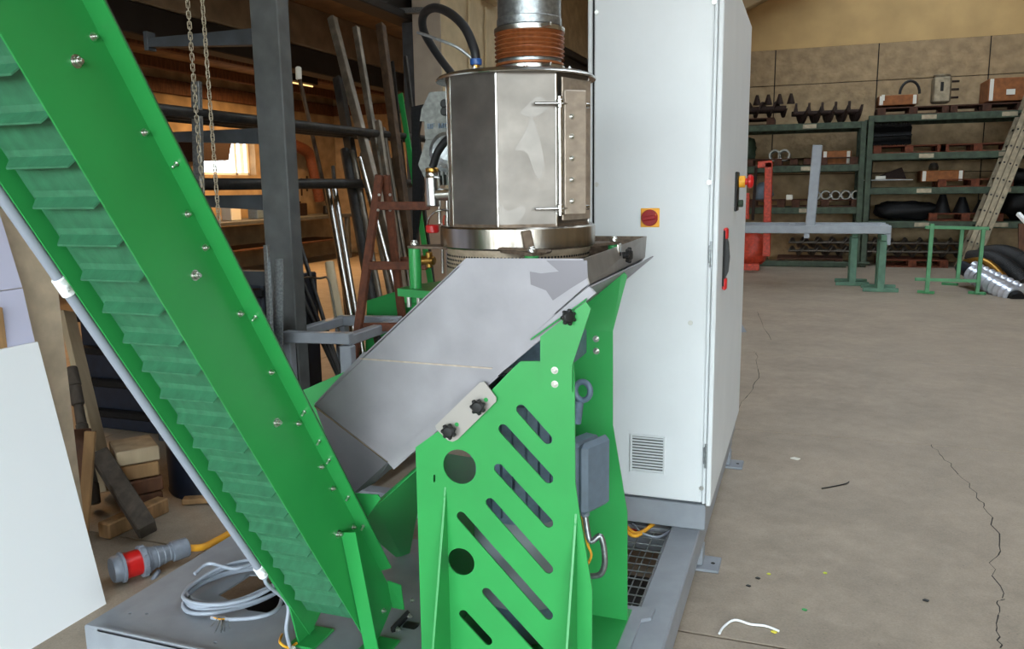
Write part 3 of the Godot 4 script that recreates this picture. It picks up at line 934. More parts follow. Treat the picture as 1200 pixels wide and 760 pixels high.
# ---------------- stainless chute ----------------
func build_chute() -> void:
	var o := thing("pellet_chute", "brushed stainless steel pellet chute sloping down from the mill to the green conveyor", "chute", Vector3(-0.85, 0.84, -2.3))
	var zf := -1.95
	var zb := -2.84
	var st := S()
	# upper front sheet, lower front sheet lapped under it
	slab(st, [Vector3(-0.831, 1.416, -1.95), Vector3(-0.513, 1.42, -1.95), Vector3(-0.501, 1.352, -1.95), Vector3(-0.763, 1.125, -1.95), Vector3(-1.163, 1.129, -1.95)], Vector3(0, 0, -0.003))
	part("upper_front", st, M.steel_chute, o)
	st = S()
	slab(st, [Vector3(-1.153, 1.147, -1.957), Vector3(-0.758, 1.128, -1.957), Vector3(-1.089, 0.831, -1.957), Vector3(-1.325, 0.983, -1.957)], Vector3(0, 0, -0.003))
	part("lower_front", st, M.steel_chute, o)
	st = S()
	bar(st, Vector3(-1.161, 1.129, -1.949), Vector3(-0.762, 1.126, -1.949), 0.003, 0.004, 0.0)
	part("lap_edge", st, M.clamp, o)
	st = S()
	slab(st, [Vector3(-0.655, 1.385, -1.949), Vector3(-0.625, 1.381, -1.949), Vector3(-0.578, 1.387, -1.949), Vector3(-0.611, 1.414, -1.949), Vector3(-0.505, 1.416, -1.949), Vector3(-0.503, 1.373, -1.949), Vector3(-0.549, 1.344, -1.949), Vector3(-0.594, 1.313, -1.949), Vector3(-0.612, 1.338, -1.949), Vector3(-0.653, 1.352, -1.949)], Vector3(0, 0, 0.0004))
	part("reflection_patch", st, M.ring_reflection, o)  # reflection of the mill ring, painted on as a darker patch
	# floor of the duct with a folded lower rim
	var e0 := Vector3(-0.499, 1.352, -1.95)
	var e1 := Vector3(-0.763, 1.125, -1.95)
	var e2 := Vector3(-1.085, 0.834, -1.95)
	st = S()
	var back := Vector3(0, 0, zb - zf)
	var dn := Vector3(0.010, -0.010, 0)
	slab(st, [e0, e1, e1 + back, e0 + back], dn * 0.3)
	slab(st, [e1, e2, e2 + back * 0.5, e1 + back], dn * 0.3)
	part("chute_floor", st, M.steel_chute, o)
	st = S()
	slab(st, [e0 + Vector3(0, 0, 0.006), e1 + Vector3(0, 0, 0.006), e1 + dn * 1.7 + Vector3(0, 0, 0.006), e0 + dn * 1.7 + Vector3(0, 0, 0.006)], Vector3(0, 0, -0.012))
	slab(st, [e1 + Vector3(0, 0, 0.004), e2 + Vector3(0, 0, 0.004), e2 + dn * 1.9 + Vector3(0, 0, 0.004), e1 + dn * 1.9 + Vector3(0, 0, 0.004)], Vector3(0, 0, -0.012))
	part("folded_rim", st, M.steel_chute, o)
	# cover on the upper-left side
	st = S()
	var f0 := Vector3(-0.831, 1.416, -1.95)
	var f2 := Vector3(-1.32, 0.985, -1.95)
	slab(st, [f0 + Vector3(-0.02, -0.02, 0), f2, f2 + back * 0.5, f0 + Vector3(-0.02, -0.02, 0) + back * 0.3], Vector3(0.002, -0.002, 0))
	part("chute_cover", st, M.steel_chute, o)
	# mouth bent down into the conveyor
	st = S()
	var g0 := Vector3(-1.323, 0.978, -1.957)
	var g1 := Vector3(-1.089, 0.831, -1.957)
	var h0 := Vector3(-1.366, 0.605, -2.18)
	var h1 := Vector3(-1.269, 0.666, -2.18)
	slab(st, [g0, g1, h1, h0], Vector3(0.002, 0.003, -0.002))
	slab(st, [g1, g1 + Vector3(0, 0, -0.25), h1], Vector3(0.003, 0, 0))
	slab(st, [g0, h0, g0 + Vector3(0.03, 0, -0.35)], Vector3(0.003, 0, 0))
	part("chute_mouth", st, M.steel_chute, o)
	st = S()
	bar(st, g0 + Vector3(0, 0, 0.002), g1 + Vector3(0, 0, 0.002), 0.004, 0.008, 0.002, Vector3.BACK)
	part("mouth_fold", st, M.steel_bright, o)
	# tray walls round the die
	st = S()
	var r0 := Vector3(-0.513, 1.42, -1.95)
	slab(st, [r0, Vector3(-0.522, 1.42, zb), Vector3(-0.527, 1.345, zb), Vector3(-0.499, 1.356, -1.95)], Vector3(-0.003, 0, 0))
	part("tray_side", st, M.tray, o)
	st = S()
	slab(st, [Vector3(-0.522, 1.42, zb), Vector3(-0.80, 1.42, zb), Vector3(-1.05, 1.2, zb), Vector3(-0.527, 1.345, zb)], Vector3(0, 0, -0.003))
	slab(st, [Vector3(-0.527, 1.345, zb), Vector3(-0.95, 1.2, zb), e2 + back * 0.5, e1 + back * 0.9], Vector3(0, 0, -0.003))
	part("tray_back", st, M.steel_dirty, o)
	st = S()
	var s0 := Vector3(-0.499, 1.356, -1.95)
	slab(st, [s0, Vector3(-0.527, 1.345, zb), Vector3(-0.60, 1.27, zb), e0 + Vector3(-0.09, -0.075, 0)], Vector3(-0.002, 0.002, 0))
	part("tray_hip", st, M.steel_chute, o)
	st = S()
	var tf := [Vector3(-0.53, 1.30, zf - 0.02), Vector3(-0.53, 1.34, zb + 0.02), Vector3(-1.0, 1.10, zb + 0.1), Vector3(-1.1, 1.0, zf - 0.2)]
	slab(st, [Vector3(-0.53, 1.35, zf - 0.03), Vector3(-0.53, 1.35, zb + 0.02), Vector3(-0.75, 1.33, zb + 0.02), Vector3(-0.75, 1.33, zf - 0.03)], Vector3(0, -0.004, 0))
	part("tray_floor", st, M.steel_dirty, o)
	# bracket with two star knobs on the green panel
	st = S()
	var bp := [Vector3(-0.924, 0.961, -1.933), Vector3(-0.791, 1.09, -1.933), Vector3(-0.778, 1.093, -1.933), Vector3(-0.767, 1.08, -1.933), Vector3(-0.745, 1.053, -1.933), Vector3(-0.746, 1.042, -1.933), Vector3(-0.859, 0.928, -1.933), Vector3(-0.874, 0.92, -1.933), Vector3(-0.889, 0.923, -1.933), Vector3(-0.922, 0.951, -1.933)]
	slab(st, bp, Vector3(0, 0, 0.004))
	var br := part("bracket", st, M.bracket, o)
	for p in [Vector3(-0.876, 0.954, -1.929), Vector3(-0.79, 1.029, -1.929)]:
		inst("star_knob", knob_mesh, M.black, br, facing(p, Vector3(0, 0, 1), 1.05))
		st = S()
		cyl(st, p + Vector3(0.016, 0.016, 0.0002), p + Vector3(0.016, 0.016, 0.0008), 0.006, 12)
		part("slot_end", st, M.green, br)
	inst("star_knob", knob_mesh, M.black, o, facing(Vector3(-0.556, 1.276, -1.925), Vector3(0.75, 0.1, 0.75), 1.0))
	var kx := -0.515
	st = S()
	bb(st, Vector3(-0.517, 1.378, -2.372) + Vector3(-0.002, 0, -0.008), Vector3(-0.517, 1.428, -2.37) + Vector3(0.006, 0, 0.022), 0.002)
	part("clamp_strip", st, M.steel_bright, o)
	inst("star_knob", knob_mesh, M.black, o, facing(Vector3(-0.514, 1.391, -2.4), Vector3(1, 0, 0.1), 1.15))
	st = S()
	bb(st, Vector3(-0.95, 1.08, -2.6), Vector3(-0.62, 1.17, -2.15), 0.01)
	tag(part("gearbox_block", st, M.motor_dark), "dark blue-grey gearbox block tucked under the stainless chute", "gearbox")

# ---------------- pellet mill ----------------
func build_mill() -> void:
	var c := Vector3(-0.845, 0, -2.4)
	var o := thing("pellet_mill", "round stainless pellet mill head with octagonal polished hopper standing above the chute tray", "pellet mill", c + Vector3(0, 1.3, 0))
	var T := Transform3D(Basis(), c)
	var st := S()
	lathe(st, T, [Vector2(0.10, 1.418), Vector2(0.236, 1.418), Vector2(0.241, 1.423), Vector2(0.241, 1.478), Vector2(0.236, 1.483), Vector2(0.10, 1.483)], 64)
	part("clamp_ring", st, M.steel_ring, o)
	st = S()
	lathe(st, T, [Vector2(0.222, 1.30), Vector2(0.222, 1.418)], 64)
	lathe(st, T, [Vector2(0.226, 1.405), Vector2(0.226, 1.418)], 64)
	lathe(st, T, [Vector2(0, 1.28), Vector2(0.23, 1.28), Vector2(0.23, 1.30), Vector2(0, 1.30)], 64)
	var die := part("perforated_die", st, M.die, o)
	st = S()
	for row in 4:
		for i in 130:
			var a := TAU * (i + 0.5 * (row % 2)) / 130
			var n := Vector3(cos(a), 0, sin(a))
			cyl(st, c + n * 0.2215 + Vector3(0, 1.395 - row * 0.012, 0), c + n * 0.2226 + Vector3(0, 1.395 - row * 0.012, 0), 0.0036, 6)
	var dh := part("die_holes", st, M.dark, die)
	dh.set_meta("kind", "stuff")
	# octagonal hopper
	var R := 0.222
	var ph := []
	for k in 8:
		var a := deg_to_rad(5.0 + 45.0 * k)
		ph.append(Vector3(sin(a), 0, cos(a)))
	st = S()
	for k in 8:
		var a: Vector3 = ph[k]
		var b: Vector3 = ph[(k + 1) % 8]
		quad(st, c + a * R + Vector3(0, 1.483, 0), c + b * R + Vector3(0, 1.483, 0), c + b * R + Vector3(0, 1.915, 0), c + a * R + Vector3(0, 1.915, 0), a + b)
	part("hopper_shell", st, M.steel, o)
	for k in 8:   # ground weld seams along the corners
		st = S()
		bar(st, c + ph[k] * (R + 0.0005) + Vector3(0, 1.485, 0), c + ph[k] * (R + 0.0005) + Vector3(0, 1.912, 0), 0.006, 0.003, 0.001, ph[k])
		part("weld_seam", st, M.steel_bright, o)
	st = S()
	var lid := []
	var lid2 := []
	for k in 8:
		lid.append(c + ph[k] * (R + 0.012) + Vector3(0, 1.915, 0))
		lid2.append(c + ph[k] * (R + 0.002) + Vector3(0, 1.483, 0))
	lathe(st, T, [Vector2(0, 1.914), Vector2(0.226, 1.914), Vector2(0.241, 1.910), Vector2(0.243, 1.914), Vector2(0.235, 1.922), Vector2(0.222, 1.926), Vector2(0, 1.926)], 48)
	part("lid", st, M.steel_bright, o)
	for k in 8:
		var p: Vector3 = (lid[k] + lid[(k + 1) % 8]) / 2.0
		p = p.lerp(Vector3(c.x, p.y, c.z), 0.10)
		inst("bolt", bolt_mesh, M.zinc, o, facing(p + Vector3(0, 0.011, 0), Vector3.UP, 0.9))
	st = S()
	slab(st, lid2, Vector3(0, 0.008, 0))
	part("hopper_foot", st, M.steel_dirty, o)
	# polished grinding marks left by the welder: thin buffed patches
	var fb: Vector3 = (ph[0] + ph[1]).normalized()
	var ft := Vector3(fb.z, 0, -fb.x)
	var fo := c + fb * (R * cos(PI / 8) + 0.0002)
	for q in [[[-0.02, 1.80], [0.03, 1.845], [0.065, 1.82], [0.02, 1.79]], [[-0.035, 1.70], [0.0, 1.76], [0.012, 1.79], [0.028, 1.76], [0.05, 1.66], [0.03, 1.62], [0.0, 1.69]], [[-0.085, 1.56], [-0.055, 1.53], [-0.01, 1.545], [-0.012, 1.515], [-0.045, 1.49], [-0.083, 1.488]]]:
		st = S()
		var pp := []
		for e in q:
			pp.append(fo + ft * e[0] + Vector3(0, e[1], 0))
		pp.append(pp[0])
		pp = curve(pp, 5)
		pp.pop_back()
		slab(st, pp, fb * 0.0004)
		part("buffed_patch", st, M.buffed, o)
	# inspection door on the right-hand face: plate, bolts, hinge rod, wing bars
	var n0: Vector3 = (ph[1] + ph[2]).normalized()
	var tx := n0.cross(Vector3.UP).normalized()   # points to the right-back or left-front
	if tx.z < 0:
		tx = -tx
	var fc := c + n0 * (R * cos(PI / 8))
	st = S()
	var door_b := Basis(tx, Vector3.UP, n0) if tx.cross(Vector3.UP).dot(n0) > 0 else Basis(-tx, Vector3.UP, n0)
	box(st, Transform3D(door_b, fc + Vector3(0, 1.70, 0) + n0 * 0.012), Vector3(0.15, 0.40, 0.006), 0.002)
	var dr := part("inspection_door", st, M.clamp, o)
	st = S()
	var az := deg_to_rad(42.0)
	var nA := Vector3(sin(az), 0, cos(az))
	var tA := Vector3(cos(az), 0, -sin(az))
	var pc: Vector3 = c + ph[1] * (R + 0.018) + tA * 0.047
	box(st, Transform3D(Basis(tA, Vector3.UP, nA), pc + Vector3(0, 1.69, 0)), Vector3(0.068, 0.345, 0.010), 0.002)
	part("clamp_plate", st, M.clamp, dr)
	for y in [1.555, 1.615, 1.675, 1.735, 1.79]:
		inst("bolt", bolt_mesh, M.zinc, dr, facing(pc + Vector3(0, y, 0) + nA * 0.005 - tA * 0.012, nA, 0.9))
	st = S()
	var hp: Vector3 = c + ph[1] * (R + 0.018)
	cyl(st, hp + Vector3(0, 1.515, 0), hp + Vector3(0, 1.845, 0), 0.008, 14)
	part("hinge_rod", st, M.steel_bright, dr)
	for y in [1.535, 1.825]:
		st = S()
		var m0: Vector3 = (ph[0] + ph[1]).normalized()
		var q0: Vector3 = hp + m0 * 0.004 + (ph[0] - ph[1]).normalized() * 0.075 + Vector3(0, y, 0)
		bar(st, q0, hp + Vector3(0, y, 0) + m0 * 0.006, 0.016, 0.007, 0.003)
		bar(st, hp + Vector3(0, y, 0) + m0 * 0.006, hp + (ph[2] - ph[1]).normalized() * 0.09 + n0 * 0.018 + Vector3(0, y, 0), 0.016, 0.007, 0.003)
		cyl(st, hp + Vector3(0, y - 0.012, 0), hp + Vector3(0, y + 0.012, 0), 0.0115, 14, 0.002)
		cyl(st, hp + (ph[2] - ph[1]).normalized() * 0.065 + n0 * 0.02 + Vector3(0, y, 0), hp + (ph[2] - ph[1]).normalized() * 0.115 + n0 * 0.022 + Vector3(0, y, 0), 0.0075, 10, 0.002)
		part("wing_latch", st, M.steel_bright, dr)
	# dusty cross arms over the ring and the column ears
	var cols := [Vector3(-0.70, 0, -2.1), Vector3(-1.155, 0, -2.30), Vector3(-0.575, 0, -2.56), Vector3(-0.99, 0, -2.70)]
	for p in cols:
		var d: Vector3 = (p - Vector3(c.x, 0, c.z)).normalized()
		var s := d.cross(Vector3.UP)
		st = S()
		var rim: Vector3 = c + d * 0.215
		slab(st, [rim + s * 0.075 + Vector3(0, 1.412, 0), p + s * 0.022 + Vector3(0, 1.412, 0), p + d * 0.022 + Vector3(0, 1.412, 0), p - s * 0.022 + Vector3(0, 1.412, 0), rim - s * 0.075 + Vector3(0, 1.412, 0)], Vector3(0, 0.008, 0))
		part("ear", st, M.steel_dirty, o)
		st = S()
		cyl(st, p + Vector3(0, 1.285, 0), p + Vector3(0, 1.412, 0), 0.0195, 20, 0.001)
		part("spacer_column", st, M.green, o)
		st = S()
		cyl(st, p + Vector3(0, 1.42, 0), p + Vector3(0, 1.432, 0), 0.0125, 6, 0.002)
		cyl(st, p + Vector3(0, 1.432, 0), p + Vector3(0, 1.437, 0), 0.009, 12, 0.001)
		part("nut", st, M.zinc, o)
	st = S()
	var fd: Vector3 = (cols[0] - Vector3(c.x, 0, c.z)).normalized()
	bar(st, c + fd * 0.247 + Vector3(-0.005, 1.475, 0), c + fd * 0.262 + Vector3(0.008, 1.422, 0.01), 0.03, 0.012, 0.004, fd)
	bar(st, c + fd * 0.25 + Vector3(-0.10, 1.425, -0.005), c + fd * 0.268 + Vector3(0.07, 1.421, 0.03), 0.03, 0.010, 0.004)
	part("dusty_lug", st, M.steel_dirty, o)
	# green carrier plate on the left, under the left column
	st = S()
	slab(st, [Vector3(-1.205, 1.262, -2.27), Vector3(-0.95, 1.262, -2.2), Vector3(-0.95, 1.262, -2.75), Vector3(-1.05, 1.262, -2.78), Vector3(-1.205, 1.262, -2.36)], Vector3(0, 0.024, 0))
	bb(st, Vector3(-1.20, 1.235, -2.36), Vector3(-0.95, 1.262, -2.30), 0.004)
	part("carrier_plate", st, M.green, o)
	for x in [-1.175, -1.14]:
		st = S()
		cyl(st, Vector3(x, 1.225, -2.29), Vector3(x, 1.262, -2.29), 0.008, 8, 0.001)
		part("nut", st, M.zinc, o)
	# pedestal below
	st = S()
	cyl(st, Vector3(-0.86, 1.17, -2.5), Vector3(-0.86, 1.29, -2.5), 0.16, 28)
	part("pedestal", st, M.steel_dirty, o)
	# supply lines left of the die
	var hs := thing("hydraulic_valve", "small valve block with red cap and brass fittings beside the left spacer column", "valve", Vector3(-1.17, 1.2, -2.5))
	st = S()
	var vb := Vector3(-1.204, 1.575, -2.55)
	cyl(st, vb + Vector3(0, -0.04, 0), vb + Vector3(0, 0.06, 0), 0.026, 16, 0.004)
	cyl(st, vb + Vector3(0, 0.0, 0), vb + Vector3(0.07, 0.0, 0), 0.020, 16, 0.003)
	cyl(st, vb + Vector3(0, 0.06, 0), vb + Vector3(0, 0.075, 0), 0.020, 6, 0.003)
	part("valve_body", st, M.zinc, hs)
	st = S()
	cyl(st, vb + Vector3(0, 0.075, 0), vb + Vector3(0, 0.09, 0), 0.023, 16, 0.003)
	part("brass_collar", st, M.brass, hs)
	st = S()
	cyl(st, Vector3(-1.205, 1.459, -2.55) + Vector3(-0.004, -0.014, 0), Vector3(-1.205, 1.459, -2.55) + Vector3(-0.004, 0.014, 0), 0.023, 18, 0.004)
	part("red_cap", st, M.red, hs)
	st = S()
	cyl(st, Vector3(-1.201, 1.354, -2.5) - Vector3(0.03, 0, 0), Vector3(-1.201, 1.354, -2.5) + Vector3(0.02, 0, 0), 0.016, 12, 0.003)
	cyl(st, Vector3(-1.201, 1.354, -2.5) - Vector3(0.0, 0.025, 0), Vector3(-1.201, 1.354, -2.5) + Vector3(0.0, 0.03, 0), 0.012, 12, 0.003)
	part("brass_fitting", st, M.brass, hs)
	for q in [[Vector3(-1.184, 1.563, -2.56), Vector3(-1.187, 1.476, -2.56), 0.006], [Vector3(-1.164, 1.554, -2.58), Vector3(-1.168, 1.333, -2.58), 0.007], [Vector3(-1.195, 1.474, -2.6), Vector3(-1.198, 1.3, -2.6), 0.005]]:
		st = S()
		cyl(st, q[0], q[1], q[2], 10)
		part("metal_tube", st, M.steel_bright, hs)
	st = S()
	tube(st, curve([Vector3(-1.231, 1.453, -2.55), Vector3(-1.21, 1.497, -2.53), Vector3(-1.173, 1.521, -2.52), Vector3(-1.139, 1.52, -2.55), Vector3(-1.123, 1.503, -2.6)], 6), 0.0035, 8)
	part("cable_loop", st, M.steel_bright, hs)
	st = S()
	tube(st, curve([Vector3(-1.162, 1.505, -2.55), Vector3(-1.166, 1.476, -2.55), Vector3(-1.152, 1.447, -2.56), Vector3(-1.151, 1.365, -2.56)], 5), 0.003, 8)
	part("red_wire", st, M.jack, hs)

	# exhaust duct and corrugated hose
	var du := thing("exhaust_duct", "galvanised round exhaust duct rising from the mill lid out of view", "duct", Vector3(-0.802, 1.924, -2.4))
	var dc := Vector3(-0.80, 0, -2.4)
	st = S()
	lathe(st, Transform3D(Basis(), dc), [Vector2(0.094, 2.06), Vector2(0.094, 2.9)], 36)
	lathe(st, Transform3D(Basis(), dc), [Vector2(0.094, 2.062), Vector2(0.0965, 2.064), Vector2(0.0965, 2.085), Vector2(0.094, 2.087)], 36)
	part("duct_pipe", st, M.galv, du)
	st = S()
	lathe(st, Transform3D(Basis(), dc), [Vector2(0.095, 1.924), Vector2(0.095, 1.975)], 36)
	part("duct_collar", st, M.galv, du)
	st = S()
	var prof := []
	for i in 61:
		var y := 1.968 + i * 0.088 / 60.0
		prof.append(Vector2(0.1 + 0.005 * cos(i * TAU / 60.0 * 7.0), y))
	lathe(st, Transform3D(Basis(), dc), prof, 36)
	for yy in [1.938, 1.955]:
		lathe(st, Transform3D(Basis(), dc), [Vector2(0.096, yy - 0.005), Vector2(0.102, yy - 0.003), Vector2(0.102, yy + 0.003), Vector2(0.096, yy + 0.005)], 36)
	part("corrugated_hose", st, M.copper, du)
	for y in [1.942, 2.052]:
		st = S()
		lathe(st, Transform3D(Basis(), dc), [Vector2(0.1, y - 0.006), Vector2(0.1055, y - 0.006), Vector2(0.1055, y + 0.006), Vector2(0.1, y + 0.006)], 36)
		var cp := dc + Vector3(0.075, y, 0.077)
		cyl(st, cp + Vector3(-0.018, 0, 0.0), cp + Vector3(0.02, 0, 0.01), 0.006, 10, 0.001)
		part("hose_clamp", st, M.zinc, du)

	# black steam hose looping off the lid
	var fit := Vector3(-0.921, 1.915, -2.27)
	st = S()
	tube(st, curve([fit + Vector3(0, 0.045, 0), Vector3(-0.925, 1.991, -2.27), Vector3(-0.961, 2.056, -2.29), Vector3(-1.024, 2.109, -2.33), Vector3(-1.109, 2.146, -2.4), Vector3(-1.185, 2.144, -2.48), Vector3(-1.222, 2.108, -2.56), Vector3(-1.218, 2.045, -2.66), Vector3(-1.182, 1.976, -2.72), Vector3(-1.133, 1.908, -2.74)], 8), 0.0135, 14)
	var hz := thing("steam_hose", "thick black rubber hose looping high off the hopper lid", "hose", fit)
	part("hose", st, M.rubber, hz)
	st = S()
	cyl(st, fit + Vector3(0, 0.032, 0), fit + Vector3(0, 0.05, 0), 0.0175, 14, 0.002)
	part("blue_clamp", st, mt(Color(0.13, 0.3, 0.55), 0.4), hz)
	st = S()
	cyl(st, fit + Vector3(0, -0.005, 0), fit + Vector3(0, 0.015, 0), 0.015, 6, 0.002)
	cyl(st, fit + Vector3(0, 0.015, 0), fit + Vector3(0, 0.034, 0), 0.011, 12)
	part("hose_fitting", st, M.brass, hz)
	st = S()
	tube(st, curve([fit + Vector3(-0.01, 0.05, 0), Vector3(-0.972, 1.998, -2.25), Vector3(-1.039, 2.027, -2.25), Vector3(-1.101, 2.05, -2.26)], 6), 0.0045, 8)
	tag(part("steel_tube", st, M.galv), "thin bent steel tube sticking out beside the black hose loop", "tube")
	st = S()
	tube(st, curve([vb + Vector3(0, 0.09, 0), Vector3(-1.198, 1.675, -2.55), Vector3(-1.176, 1.716, -2.54), Vector3(-1.136, 1.754, -2.53), Vector3(-1.057, 1.788, -2.5)], 6), 0.0135, 12)
	tag(part("feed_hose", st, M.rubber), "short black rubber hose curving from the valve to the hopper", "hose")

	# gear motor behind the hopper on the left
	var gm := thing("gear_motor", "pale grey gear motor behind the left edge of the octagonal hopper", "gear motor", Vector3(-1.2, 1.5, -2.85))
	var B := look(Vector3(-0.25, 0.0, 1.0))
	st = S()
	slab(st, [Vector3(-1.357, 1.885, -2.8), Vector3(-1.324, 1.944, -2.8), Vector3(-1.197, 1.947, -2.8), Vector3(-1.2, 1.842, -2.8), Vector3(-1.366, 1.842, -2.8)], Vector3(0.02, 0, -0.16))
	part("terminal_box", st, M.motor, gm)
	st = S()
	slab(st, [Vector3(-1.343, 1.847, -2.79), Vector3(-1.196, 1.847, -2.79), Vector3(-1.198, 1.765, -2.79), Vector3(-1.342, 1.776, -2.79)], Vector3(0, 0, -0.18))
	slab(st, [Vector3(-1.384, 1.684, -2.81), Vector3(-1.348, 1.777, -2.81), Vector3(-1.199, 1.781, -2.81), Vector3(-1.203, 1.658, -2.81), Vector3(-1.357, 1.63, -2.81)], Vector3(0.02, 0, -0.2))
	part("gear_housing", st, M.motor, gm)
	st = S()
	var gc := Vector3(-1.251, 1.727, -2.8)
	lathe(st, Transform3D(along(gc, gc + Vector3(0.1, 0, 1)).basis, gc), [Vector2(0.075, -0.02), Vector2(0.075, 0.008), Vector2(0.06, 0.016), Vector2(0.045, 0.010), Vector2(0.03, 0.014), Vector2(0.03, 0.028), Vector2(0, 0.028)], 28)
	part("output_flange", st, M.galv, gm)
	for i in 6:
		var a := TAU * i / 6
		inst("bolt", bolt_mesh, M.zinc, gm, facing(gc + Vector3(cos(a) * 0.058, sin(a) * 0.058, 0.008), Vector3(0.1, 0, 1), 0.8))
	st = S()
	for i in 6:
		var p := Vector3(-1.351, 1.642, -2.82) + Vector3(i * 0.018, 0, 0)
		bb(st, p + Vector3(-0.003, -0.035, -0.15), p + Vector3(0.003, 0.02, 0.02), 0.001)
	bb(st, Vector3(-1.367, 1.668, -2.84), Vector3(-1.224, 1.621, -2.84) + Vector3(0, 0, -0.12), 0.006)
	part("motor_ribs", st, M.motor, gm)
	for y in [122, 131]:
		st = S()
		var p := Vector3(-1.249, 1.897, -2.79) + Vector3(0, -0.027 * float(y - 122) / 9.0, 0)
		cyl(st, p, p + Vector3(0.0, 0.0, 0.03), 0.016, 14, 0.004)
		part("cable_gland", st, M.black, gm)
	# raised foundry mark on the gear housing
	var tm := TextMesh.new()
	tm.text = "BF  MOD"
	tm.font_size = 24
	tm.pixel_size = 0.0011
	tm.depth = 0.003
	var tn := inst("cast_lettering", tm, M.motor_dark, gm, Transform3D(Basis(), Vector3(-1.276, 1.822, -2.785)))
	st = S()
	bb(st, Vector3(-1.22, 0.21, -2.98), Vector3(-1.02, 1.50, -2.85), 0.008)
	part("motor_bracket", st, M.motor_dark, gm)

# ---------------- control cabinet ----------------
func build_cabinet() -> void:
	var zf := -3.2
	var o := thing("control_cabinet", "tall light grey electrical control cabinet with red rotary switch standing on the steel frame", "electrical cabinet", Vector3(-0.57, 0.2, -3.94))
	var st := S()
	bb(st, Vector3(-0.825, 0.2, -4.68), Vector3(-0.333, 0.308, zf), 0.004)
	part("plinth", st, M.frame, o)
	st = S()
	bb(st, Vector3(-0.825, 0.312, -4.68), Vector3(-0.335, 2.42, zf - 0.02), 0.004)
	part("body", st, M.cab, o)
	st = S()
	bb(st, Vector3(-0.827, 0.312, zf - 0.04), Vector3(-0.811, 2.42, zf + 0.004), 0.004)
	bb(st, Vector3(-0.349, 0.312, zf - 0.04), Vector3(-0.335, 2.42, zf - 0.004), 0.003)
	part("corner_post", st, M.cab, o)
	st = S()
	bb(st, Vector3(-0.812, 0.312, zf - 0.03), Vector3(-0.800, 2.42, zf - 0.015))
	part("seal", st, M.dark, o)
	st = S()
	bb(st, Vector3(-0.802, 0.318, zf - 0.022), Vector3(-0.350, 2.41, zf), 0.005)
	var sp := part("side_panel", st, M.cab, o)
	for p in [Vector3(-0.792, 2.254, -3.2), Vector3(-0.351, 2.254, -3.2), Vector3(-0.791, 1.601, -3.2), Vector3(-0.352, 1.603, -3.2), Vector3(-0.41, 1.059, -3.2), Vector3(-0.351, 0.381, -3.2)]:
		st = S()
		cyl(st, p, p + Vector3(0, 0, 0.003), 0.0095, 16, 0.001)
		cyl(st, p + Vector3(0, 0, 0.003), p + Vector3(0, 0, 0.0036), 0.0055, 12)
		part("panel_screw", st, M.zinc, sp)
	st = S()
	bb(st, Vector3(-0.333, 0.31, -4.67), Vector3(-0.313, 2.415, zf + 0.008), 0.004)
	var door := part("door", st, M.cab, o)
	for y in [2.33, 1.33, 0.52]:
		st = S()
		bb(st, Vector3(-0.347, y - 0.035, zf - 0.004), Vector3(-0.334, y + 0.035, zf + 0.006), 0.003)
		cyl(st, Vector3(-0.3365, y - 0.05, zf + 0.004), Vector3(-0.3365, y + 0.05, zf + 0.004), 0.005, 10)
		part("hinge", st, M.galv, door)
	# red rotary main switch on its yellow plate
	var rs := Vector3(-0.575, 1.47, -3.2)
	st = S()
	bb(st, rs + Vector3(-0.037, -0.037, 0), rs + Vector3(0.037, 0.037, 0.004), 0.002)
	var ys := part("switch_plate", st, M.yellow, o)
	st = S()
	cyl(st, rs + Vector3(0, 0, 0.004), rs + Vector3(0, 0, 0.02), 0.032, 28, 0.003)
	part("rotary_disc", st, M.red_dark, ys)
	st = S()
	box(st, Transform3D(Basis(Vector3.BACK, 0.15), rs + Vector3(0, 0, 0.028)), Vector3(0.056, 0.018, 0.02), 0.004)
	part("rotary_grip", st, M.red_dark, ys)
	for tx in [["0", -0.024, -0.0], ["I", 0.026, 0.012]]:
		var tm := TextMesh.new()
		tm.text = tx[0]
		tm.font_size = 16
		tm.pixel_size = 0.0007
		tm.depth = 0.001
		inst("switch_mark", tm, M.yellow, ys, Transform3D(Basis(), rs + Vector3(tx[1], tx[2], 0.0205)))
	# filter grille
	var v0 := Vector3(-0.645, 0.421, -3.2)
	var v1 := Vector3(-0.499, 0.586, -3.2)
	st = S()
	var fw := 0.008
	bb(st, v0 + Vector3(0, 0, 0), Vector3(v1.x, v0.y + fw, zf + 0.008), 0.002)
	bb(st, Vector3(v0.x, v1.y - fw, zf), v1 + Vector3(0, 0, 0.008), 0.002)
	bb(st, v0, Vector3(v0.x + fw, v1.y, zf + 0.008), 0.002)
	bb(st, Vector3(v1.x - fw, v0.y, zf), v1 + Vector3(0, 0, 0.008), 0.002)
	var gr := part("filter_grille", st, M.cab, o)
	st = S()
	bb(st, v0 + Vector3(0.01, 0.01, 0), v1 + Vector3(-0.01, -0.01, 0.001))
	part("grille_back", st, M.frame_dark, gr)
	for i in 12:
		st = S()
		var y := lerpf(v0.y + 0.014, v1.y - 0.014, i / 11.0)
		box(st, Transform3D(Basis(Vector3.RIGHT, 0.5), Vector3((v0.x + v1.x) / 2, y, zf + 0.005)), Vector3(v1.x - v0.x - 0.016, 0.009, 0.0025), 0.0008)
		part("louvre", st, M.cab, gr)
	# lever handle on the door: black with red ends
	var hx := -0.313
	var h0 := Vector3(-0.313, 1.192, -3.444)
	st = S()
	bb(st, Vector3(hx, 1.18, -3.455), Vector3(hx + 0.008, 1.41, -3.405), 0.003)
